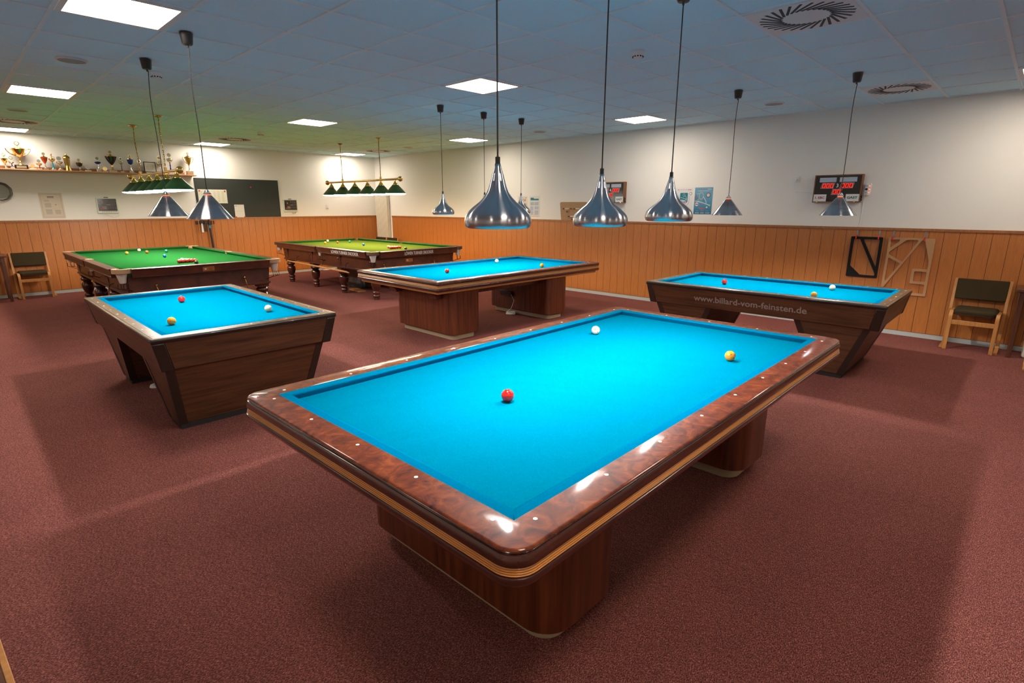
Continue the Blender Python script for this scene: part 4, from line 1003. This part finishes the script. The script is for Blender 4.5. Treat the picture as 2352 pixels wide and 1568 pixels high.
for x, z, lb in ((5.043, 1.989, 'red magnet alone high on the blackboard'), (3.976, 1.895, 'red magnet on the outer top corner of the schedule'), (4.481, 1.894, 'red magnet on the inner top corner of the schedule'), (4.845, 1.342, 'red magnet on one bottom corner of the folded letter'), (4.662, 1.342, 'red magnet on the other bottom corner of the folded letter, beside the lamp rim')):
    m = MB(); m.cyl((0, 0, 0), .016, .009, 'y', 18); o = m.build('magnet', M_['magnet'], loc=(x * K, DB - .0333, kz(z)), bevel=.002); tag(o, lb, 'magnet', 'red magnets on the blackboard')
def display(x, z, label):
    t = thing('score_display', wb(x, z), 0, label, 'score display'); w, h = .168, .145
    m = MB(); m.box(-w, w, -.05, -.001, -h, h); m.build('housing', M_['grey_p'], t, bevel=.006)
    m = MB(); m.box(-w + .016, w - .022, -.053, -.049, -h + .045, h - .018); s = m.build('screen', M_['screen'], t)
    m = MB()
    for zz, xs, q in ((.085, (-.0, .04, .08, .12), .028), (.02, (.045, .08, .115), .022), (-.045, (.0, .045, .085, .125), .026)):
        for xx in xs: zero(m, xx, zz, q * .8, q * 1.4, -.0532, 0, .003)
    m.build('digit_print', M_['greyseg'], s)
    m = MB(); m.prism([(-.10, .04), (-.06, .04), (-.08, .09)], -.0532, -.0537, 'xz'); m.box(-.02, .04, -.0537, -.0532, .01, .022); m.build('yellow_print', M_['yelseg'], s)
    m = MB(); m.box(-.12, -.07, -.0537, -.0532, -.075, -.045); m.build('red_patch', M_['redseg'], s)
    m = MB(); m.box(-.09, -.02, -.0535, -.053, -.07, -.015); m.build('pale_patch', M_['greyseg'], s)
    m = MB()
    for i in range(9): m.box(-.10 + i * .027, -.088 + i * .027, -.052, -.0495, -.122, -.112)
    m.build('buttons', M_['inkd'], t)
    m = MB(); m.box(-.04, .03, -.045, -.02, h, h + .014); m.build('top_sensor', M_['black'], t, bevel=.003)
    return t
M_['screen'] = noisy('dark_printed_screen', [(.012, .010, .014), (.07, .045, .035)], [.35, .7], (1, 1, 1), 9, 4, .5, .2)
M_['greyseg'] = mat('grey_segment_print', (.16, .14, .12), .5); M_['yelseg'] = mat('ochre_print', (.30, .20, .06), .5); M_['redseg'] = mat('brick_red_print', (.30, .03, .02), .5)
display(2.330, 1.590, 'small grey score display on the wall below the trophy shelf')
display(5.917, 1.588, 'small grey score display on the wall beside the blackboard')
m = MB(); m.tube([(2.26 * K, DB - .03, kz(1.445)), (2.34 * K, DB - .015, kz(1.40)), (2.42 * K, DB - .008, kz(1.36)), (2.50 * K, DB - .012, kz(1.40)), (2.47 * K, DB - .02, kz(1.445))], .003, 6)
tag(m.build('display_cable', M_['grey_p']), 'thin cable looping below the score display under the trophy shelf', 'cable')
m = MB(); m.tube([(5.95 * K, DB - .03, kz(1.445)), (5.97 * K, DB - .012, kz(1.415)), (6.03 * K, DB - .012, kz(1.415)), (6.05 * K, DB - .03, kz(1.445))], .006, 6)
tag(m.build('display_cable', M_['grey_p']), 'short grey cable below the score display beside the blackboard', 'cable')
t = sheet('notice', 1.508, 1.588, .335, .452, M_['paperw'], 'framed cream house rules sheet on the wall below the trophy shelf', 'notice', 'b')
band(t, 'border_line', M_['ink'], [(-.142, -.20), (.142, -.20), (.142, .20), (-.142, .20), (-.142, -.20)], .003)
bars(t, 'title_print', M_['inkd'], [(-.05, .045, .148, .160)]); bars(t, 'title_rule', M_['inkd'], [(-.05, .045, .130, .133)])
bars(t, 'text_print', M_['inkp'] if 'inkp' in M_ else M_['paperink'] if 'paperink' in M_ else M_['ink'], [(-.10, -.03, .098 - .012 * i, .102 - .012 * i) for i in range(3)] + [(-.10, -.01, .04 - .01 * i, .044 - .01 * i) for i in range(8)] + [(-.10, -.01, -.07 - .01 * i, -.066 - .01 * i) for i in range(9)] + [(.03, .11, -.08 - .01 * i, -.076 - .01 * i) for i in range(8)])
m = MB(); m.prism([(.046, .012), (.066, .012), (.056, .028)], -.003, -.0036, 'xz'); m.build('triangle_print', M_['inkd'], t)
# pewter plate
t = thing('wall_plate', wb(.850, 1.824), 0, 'scalloped pewter plate hanging on the wall at the picture edge', 'plate')
def scal(r, n=72): return [((r + .006 * abs(math.sin(5 * 2 * PI * i / n))) * math.cos(2 * PI * i / n), (r + .006 * abs(math.sin(5 * 2 * PI * i / n))) * math.sin(2 * PI * i / n)) for i in range(n)]
m = MB(); v = []; rr = [(.160, -.012), (.158, -.022), (.145, -.018), (.132, -.026), (.115, -.012), (.10, -.008), (.001, -.008)]
for r, y in rr: v += [(a, y, b) for a, b in (scal(r) if r > .11 else [(r * math.cos(2 * PI * i / 72), r * math.sin(2 * PI * i / 72)) for i in range(72)])]
m.add(v, [(j * 72 + i, j * 72 + (i + 1) % 72, (j + 1) * 72 + (i + 1) % 72, (j + 1) * 72 + i) for j in range(len(rr) - 1) for i in range(72)] + [tuple(range(72))]); m.build('plate_body', M_['pewter'], t, smooth=40)
discs(t, 'centre_medal', M_['tmarble'], [(0.02, .02, .03)], -.009)
t = thing('light_switch', wb(6.871, 1.563), 0, 'white light switch on the end wall beside the score display', 'light switch')
m = MB(); m.box(-.036, .036, -.014, -.0005, -.048, .048); m.build('switch_plate', M_['white_p'], t, bevel=.004); m = MB(); m.box(-.022, .022, -.018, -.013, -.03, .03); m.build('rocker', M_['white_p'], t, bevel=.002)
# cue rack
t = thing('cue_rack', wb(3.997, 1.238), 0, 'dark wooden cue rack on the panelling below the blackboard', 'cue rack')
m = MB(); m.box(-.185, .185, -.065, -.016, -.035, .035); m.build('rack_board', M_['mahog'], t, bevel=.004)
for x in (-.07, 0, .07):
    m = MB(); m.cyl((x, -.075, 0), .012, .012, 'y', 12); m.build('rack_clip', M_['brass'], t)
def stick(x, z0, z1, r0, r1, mt, label, dx=0.):
    m = MB(); m.tube([(x * K, DB - .08, kz(z0)), ((x + dx) * K, DB - .075, kz(z1))], r0, 10, taper=r1); o = m.build('cue', mt); return tag(o, label, 'cue')
stick(3.866, .04, 1.30, .013, .008, M_['birch'], 'pale wooden cue in the wall rack, on the side of the chairs')
stick(4.138, .04, 1.305, .013, .007, M_['birch'], 'pale wooden cue in the wall rack, on the side of the room corner')
m = MB(); m.tube([(4.088 * K, DB - .08, kz(.70)), (4.066 * K, DB - .078, kz(1.30))], .021, 10, taper=.018); o = m.build('cue_extension', M_['black']); tag(o, 'black cue extension with blue band in the wall rack', 'cue extension')
m = MB(); m.tube([(4.072 * K, DB - .08, kz(1.12)), (4.070 * K, DB - .08, kz(1.175))], .0225, 12); m.build('blue_band', M_['cueblue'], o)
m = MB(); m.tube([(3.924 * K, DB - .08, kz(1.035)), (3.924 * K, DB - .08, kz(1.275))], .021, 10, taper=.012); o = m.build('hand_brush', M_['white_p']); tag(o, 'white handled table brush hanging in the wall rack', 'brush')
m = MB(); m.box(3.895 * K, 3.955 * K, DB - .1, DB - .068, kz(1.22), kz(1.29)); m.build('brush_head', M_['black'], o)
m = MB(); m.tube([(3.99 * K, DB - .08, kz(1.05)), (3.985 * K, DB - .078, kz(1.28))], .022, 10, taper=.016); o = m.build('cue_grip', M_['black']); tag(o, 'short black tube hanging in the wall rack beside the white brush', 'cue extension')

# ------------------------------------------------------------ trophy shelf
t = thing('wall_shelf', ((.0 + 3.889) / 2 * K, DB, kz(2.2)), 0, 'long wooden shelf on the wall carrying the row of trophies', 'shelf')
hw = 3.889 / 2 * K + .35
m = MB(); m.box(-hw - .35, 1.945 * K, -.29, -.001, -.022, .0); m.build('shelf_board', M_['shelfw'], t, bevel=.004)
m = MB(); m.box(-hw - .35, 1.80 * K, -.02, -.001, .0, .055); m.build('back_strip', M_['shelfw'], t, bevel=.002)
ZS = kz(2.2)
def trophy(x, h, w, cup, stem, base, label, disc='tsilv', kind='cup', cupfrac=(.45, .75), baseh=.03, handles=False, basew=None, rz=0.):
    X, Y = x * K, DB - .135; h *= 1.0
    t = thing('trophy', (X, Y, ZS), rz, label, 'trophy', 'trophies on the wall shelf')
    bw = basew or w * .55
    m = MB(); m.box(-bw, bw, -.04, .04, 0, baseh); m.build('base', M_[base], t, bevel=.003)
    m = MB(); m.box(-bw * .75, bw * .75, -.0415, -.04, baseh * .25, baseh * .8); m.build('base_plate', M_['scratch'], t)
    c0, c1 = h * cupfrac[0], h * cupfrac[1]; hb = baseh; s = c0 - hb
    m = MB(); m.lathe([(w * .42, hb), (w * .38, hb + s * .08), (w * .16, hb + s * .25), (w * .22, hb + s * .42), (w * .13, hb + s * .55), (w * .2, hb + s * .7), (w * .13, hb + s * .85), (w * .15, c0)], 20, cap=True); m.build('stem', M_[stem], t, smooth=50)
    q = c1 - c0
    if kind == 'cup': prof = [(w * .12, c0), (w * .45, c0 + q * .25), (w * .75, c0 + q * .55), (w * .92, c0 + q * .85), (w, c0 + q), (w * .96, c0 + q), (w * .5, c0 + q * .9)]
    elif kind == 'bowl': prof = [(w * .12, c0), (w * .6, c0 + q * .15), (w * .9, c0 + q * .45), (w, c0 + q * .7), (w * .9, c0 + q * .82), (w * .5, c0 + q * .95), (w * .1, c1)]
    else: prof = [(w * .12, c0), (w * .7, c0 + q * .2), (w * .92, c0 + q * .6), (w, c0 + q), (w * .95, c0 + q), (w * .5, c0 + q * .9)]
    m = MB(); m.lathe(prof, 28); m.build('cup', M_[cup], t, smooth=50)
    if kind == 'cup' or kind == 'deep':
        m = MB(); m.lathe([(w * .98, c1), (w * .97, c1 + .006), (w * .7, c1 + q * .12), (w * .3, c1 + q * .22), (w * .08, c1 + q * .3)], 24); m.build('lid', M_['tgold' if disc != 'tsilv' or cup in ('tgold', 'tdark') else 'tsilv'], t, smooth=50); top = c1 + q * .3
    else: top = c1
    if disc == 'figure':
        m = MB(); m.tube([(0, 0, top), (0, 0, h)], .006, 8, taper=.009); m.sphere((0, 0, h - .006), .012, 12, 8); m.tube([(-.02, 0, h - .03), (.05, -.01, h - .06)], .003, 6); m.build('figure', M_['tgold'], t)
    elif disc:
        r = min(.036, max(.022, (h - top) * .42)) if h - top > .05 else .026
        m = MB(); m.cyl((0, -.004, h - r), r, .008, 'y', 24); m.tube([(0, 0, top), (0, 0, h - 2 * r + .004)], .006, 8); d = m.build('medal', M_[disc], t, smooth=40)
        m = MB(); m.cyl((0, -.0055, h - r), r * .72, .002, 'y', 20); m.build('medal_face', M_['medalf'], d)
    if handles:
        for s_ in (-1, 1):
            m = MB(); m.tube([(s_ * w * .45, 0, c0 + q * .25), (s_ * w * 1.1, 0, c0 + q * .45), (s_ * w * 1.5, 0, c0 + q * .8), (s_ * w * 1.6, 0, c0 + q * 1.05), (s_ * w * 1.35, 0, c0 + q * 1.08), (s_ * w * .95, 0, c0 + q * .9)], .009 if w > .08 else .005, 8); m.build('handle', M_[cup if cup == 'tgold' else 'tgold'], t, smooth=60)
    return t
trophy(.983, .262, .048, 'tgold', 'tgold', 'mahog', 'small gold cup trophy at the shelf end by the picture edge', 'tsilv', 'cup', (.30, .62), .025)
trophy(1.068, .212, .042, 'tsilv', 'tblue', 'tmarble', 'small silver bowl trophy with blue stem beside the giant gold cup', 'tsilv', 'bowl', (.42, .66), .03)
trophy(1.185, .462, .102, 'tgold', 'tgold', 'gloss_black', 'giant gold cup trophy with two handles and black base', 'tgold', 'cup', (.40, .72), .072, True, .088)
trophy(1.430, .175, .045, 'tgold', 'tmaroon', 'tmarble', 'small gold bowl trophy just before the orange red cup', 'tsilv', 'bowl', (.42, .66), .022)
trophy(1.512, .298, .052, 'tred', 'tsilv', 'tablew', 'orange red glass cup trophy with gold medal', 'tgold', 'cup', (.36, .72), .035, False, .05)
trophy(1.618, .282, .050, 'tgold', 'tcyan', 'tmarble', 'gold bowl trophy on a bright cyan tube with a player figure', 'figure', 'bowl', (.52, .76), .025)
trophy(1.715, .245, .052, 'tsilv', 'tgold', 'tmarble', 'silver shallow bowl trophy between the cyan stem and the bronze tankard', 'tsilv', 'bowl', (.46, .66), .03)
# bronze tankard
t = thing('trophy', (1.825 * K, DB - .135, ZS), 0, 'bronze lidded tankard trophy with pointed lid', 'trophy', 'trophies on the wall shelf')
m = MB(); m.lathe([(.048, 0), (.046, .01), (.030, .09), (.034, .10), (.044, .14), (.048, .20), (.050, .225)], 10, cap=True); m.build('tankard_body', M_['tbronze'], t, smooth=20)
m = MB(); m.lathe([(.058, .222), (.056, .23), (.040, .255), (.012, .275), (.008, .295), (.002, .30)], 10, cap=True); m.build('tankard_lid', M_['tbronze'], t, smooth=20)
trophy(1.997, .222, .050, 'tdark', 'tsilv', 'tmaroon', 'dark and gold cup trophy standing apart after the bronze tankard', 'tgold', 'deep', (.36, .66), .022)
trophy(2.278, .278, .052, 'tblue', 'tsilv', 'tmarble', 'silver and blue shallow cup trophy before the big black cup', 'tsilv', 'bowl', (.50, .68), .05)
trophy(2.492, .400, .096, 'tdark', 'tgold', 'tmarble', 'big black cup trophy on three gold feet', 'tgold', 'cup', (.34, .72), .035, False, .060)
trophy(2.642, .282, .040, 'tsilv', 'tmaroon', 'tmarble', 'slim silver cup trophy with maroon stem after the big black cup', 'tsilv', 'cup', (.52, .72), .03)
trophy(2.795, .338, .052, 'tblue', 'tsilv', 'card2', 'silver and blue goblet trophy before the framed plaque', 'tgold', 'deep', (.46, .76), .04)
trophy(2.937, .258, .040, 'tsilv', 'tmaroon', 'tmarble', 'small silver trophy with red stem behind the lamp chain', 'tsilv', 'bowl', (.50, .72), .035)
trophy(3.285, .345, .056, 'tsilv', 'tsilv', 'tmarble', 'silver globe trophy behind the straight black cord', 'tgold', 'bowl', (.42, .70), .03)
trophy(3.470, .412, .062, 'tsilv', 'tblue', 'tmarble', 'silver bowl trophy on a dark blue oval stem', 'tgold', 'bowl', (.56, .78), .04)
trophy(3.812, .448, .064, 'tgold', 'tsilv', 'shelfw', 'gold two-handled cup trophy at the shelf end next to the blackboard', 'tgold', 'cup', (.42, .78), .082, True, .060)
for x, r, z, mt, nm, lb in ((1.335, .030, .062, 'orange_p', 'medal_stand', 'small round bronze medal on a clear stand after the giant gold cup'), (2.112, .038, .075, 'tglass', 'glass_award', 'clear round glass award on a pale plate'), (2.370, .036, .062, 'tgold', 'medal_stand', 'small gold ring award before the big black cup')):
    t = thing(nm, (x * K, DB - .15, ZS), 0, lb, 'award')
    m = MB(); m.cyl((0, -.004, z), r, .008, 'y', 28); m.build('disc', M_[mt], t)
    m = MB(); m.box(-.045, .045, -.02, .02, 0, .022); m.build('base', M_['tmarble'], t, bevel=.002)
    m = MB(); m.tube([(-.015, 0, .02), (0, 0, z - r + .004)], .004, 6); m.tube([(.015, 0, .02), (0, 0, z - r + .004)], .004, 6); m.build('stand', M_['tglass'], t)
t = thing('framed_plaque', (3.115 * K, DB - .12, ZS + .028), 0, 'square black framed plaque with a round emblem standing on the shelf', 'plaque')
for a, b, c, d in ((-.105, .105, .185, .2), (-.105, .105, 0, .015), (-.105, -.09, .015, .185), (.09, .105, .015, .185)):
    pass
m = MB(); m.box(-.105, .105, -.008, .008, 0, .2); m.build('frame', M_['black'], t, bevel=.003)
m = MB(); m.box(-.09, .09, -.010, -.0075, .015, .185); p = m.build('plaque_face', M_['tmarble'], t)
for r in (.06, .045, .022): band(t, 'emblem_ring', M_['ink'], [(r * math.cos(a * PI / 12), .1 + r * math.sin(a * PI / 12)) for a in range(25)], .004, -.010)
m = MB(); m.box(-.08, .08, -.04, .03, -.028, 0); m.build('plinth_block', M_['tmarble'], t)
t = thing('name_plaque', (3.47 * K, DB - .20, ZS), 0, 'small white name block on the shelf before the blue stemmed trophy', 'plaque'); m = MB(); m.box(-.055, .055, -.012, .012, 0, .035); m.build('block', M_['tmarble'], t)

# ------------------------------------------------------------ floor oddments
m = MB(); random.seed(5); n = 24; v = []; zz = [0, .03, .12, .25, .36, .43, .46]; sc_ = [1.02, 1.05, 1, .97, .98, .93, .8]
for j, z in enumerate(zz):
    for i, (x, y) in enumerate(rloop(.40 * sc_[j], .45 * sc_[j], .12, 7)):
        w = .02 * math.sin(i * 1.7 + j) + random.uniform(-.012, .012); l = math.hypot(x, y); v.append((x * (1 + w / l), y * (1 + w / l), z + (random.uniform(-.015, .015) if j > 3 else 0)))
N = 32; m.add(v, [(j * N + i, j * N + (i + 1) % N, (j + 1) * N + (i + 1) % N, (j + 1) * N + i) for j in range(len(zz) - 1) for i in range(N)] + [tuple(range((len(zz) - 1) * N, len(zz) * N)), tuple(range(N))[::-1]])
o = m.build('table_cover', M_['cover'], loc=(6.02, 10.0, 0), smooth=80); tag(o, 'crumpled dark grey cover heaped under the lettered snooker table', 'cover')
m = MB(Matrix.Rotation(-.15, 4, 'Z')); m.prism(rloop(.09, .24, .04, 5), 0, .018); tag(m.build('wooden_board', M_['birch'], loc=(5.47, 9.45, 0), bevel=.004), 'pale wooden board on the carpet beside the dark cover', 'board')
m = MB(T(6.75, 13.02, .012))
for j in range(3): m.tube([(.14 * math.cos(2 * PI * i / 20) + .03 * j, .05 * math.sin(2 * PI * i / 20), .01 * j) for i in range(20)], .006, 6, True)
tag(m.build('cable_coil', M_['white_p']), 'white cable coiled on the carpet against the end wall', 'cable')
# low bench beside the camera (only its wooden edge is in the picture)
a, b = unp(-2, 1458, .46), unp(36, 1568, .46); d = (a - b); d.z = 0; d.normalize(); n_ = Vector((-d.y, d.x, 0))
Mb = Matrix(((d.x, n_.x, 0, b.x), (d.y, n_.y, 0, b.y), (0, 0, 1, H - H), (0, 0, 0, 1)))
t = thing('low_table', (b.x, b.y, 0), math.atan2(d.y, d.x), 'low wooden table beside the camera, only its orange edge in view', 'table')
m = MB(); m.box(-.25, .55, .0, .015, .435, .46); m.build('edge_strip', M_['birch'], t, bevel=.002)
m = MB(); m.box(-.25, .55, .0155, .50, .435, .459); m.build('table_top', M_['tablew'], t)
for x in (-.2, .46):
    for y in (.04, .43):
        m = MB(); m.box(x, x + .045, y, y + .045, 0, .435); m.build('leg', M_['tablew'], t)

p = unp(358, 882, .03); m = MB(T(p.x, p.y, .0))
m.tube([(.045 * math.cos(2 * PI * i / 18), .045 * math.sin(2 * PI * i / 18), .008) for i in range(18)], .007, 6, True); m.tube([(.040 * math.cos(2 * PI * i / 18), .040 * math.sin(2 * PI * i / 18), .02) for i in range(18)], .007, 6, True)
tag(m.build('cable_coil', M_['white_p']), 'white cable coil on the carpet under the tapering brown table', 'cable')
# ------------------------------------------------------------ camera, view
cam = bpy.data.cameras.new('camera'); co = bpy.data.objects.new('camera', cam); COL.objects.link(co)
cam.sensor_width = 36; cam.sensor_fit = 'HORIZONTAL'; cam.lens = 1243 / 2352 * 36; cam.clip_start = .05; cam.clip_end = 60
co.matrix_world = Matrix.Translation((0, 0, H)) @ Matrix.Rotation(-.8047, 4, 'Z') @ Matrix.Rotation(PI / 2 - .247, 4, 'X') @ Matrix.Rotation(.001, 4, 'Z')
sc = bpy.context.scene; sc.camera = co
w = bpy.data.worlds.new('world'); sc.world = w; w.use_nodes = True
w.node_tree.nodes['Background'].inputs[0].default_value = (.05, .045, .04, 1); w.node_tree.nodes['Background'].inputs[1].default_value = .2
sc.view_settings.view_transform = 'Standard'; sc.view_settings.look = 'None'; sc.view_settings.exposure = .35; sc.view_settings.gamma = 1; sc.view_settings.use_curve_mapping = False
sc.cycles.use_denoising = True
sc.cycles.max_bounces = 8; sc.cycles.diffuse_bounces = 5; sc.cycles.glossy_bounces = 5; sc.cycles.caustics_reflective = False; sc.cycles.caustics_refractive = False
sc.cycles.sample_clamp_indirect = 6
try: sc.cycles.use_light_tree = True
except Exception: pass
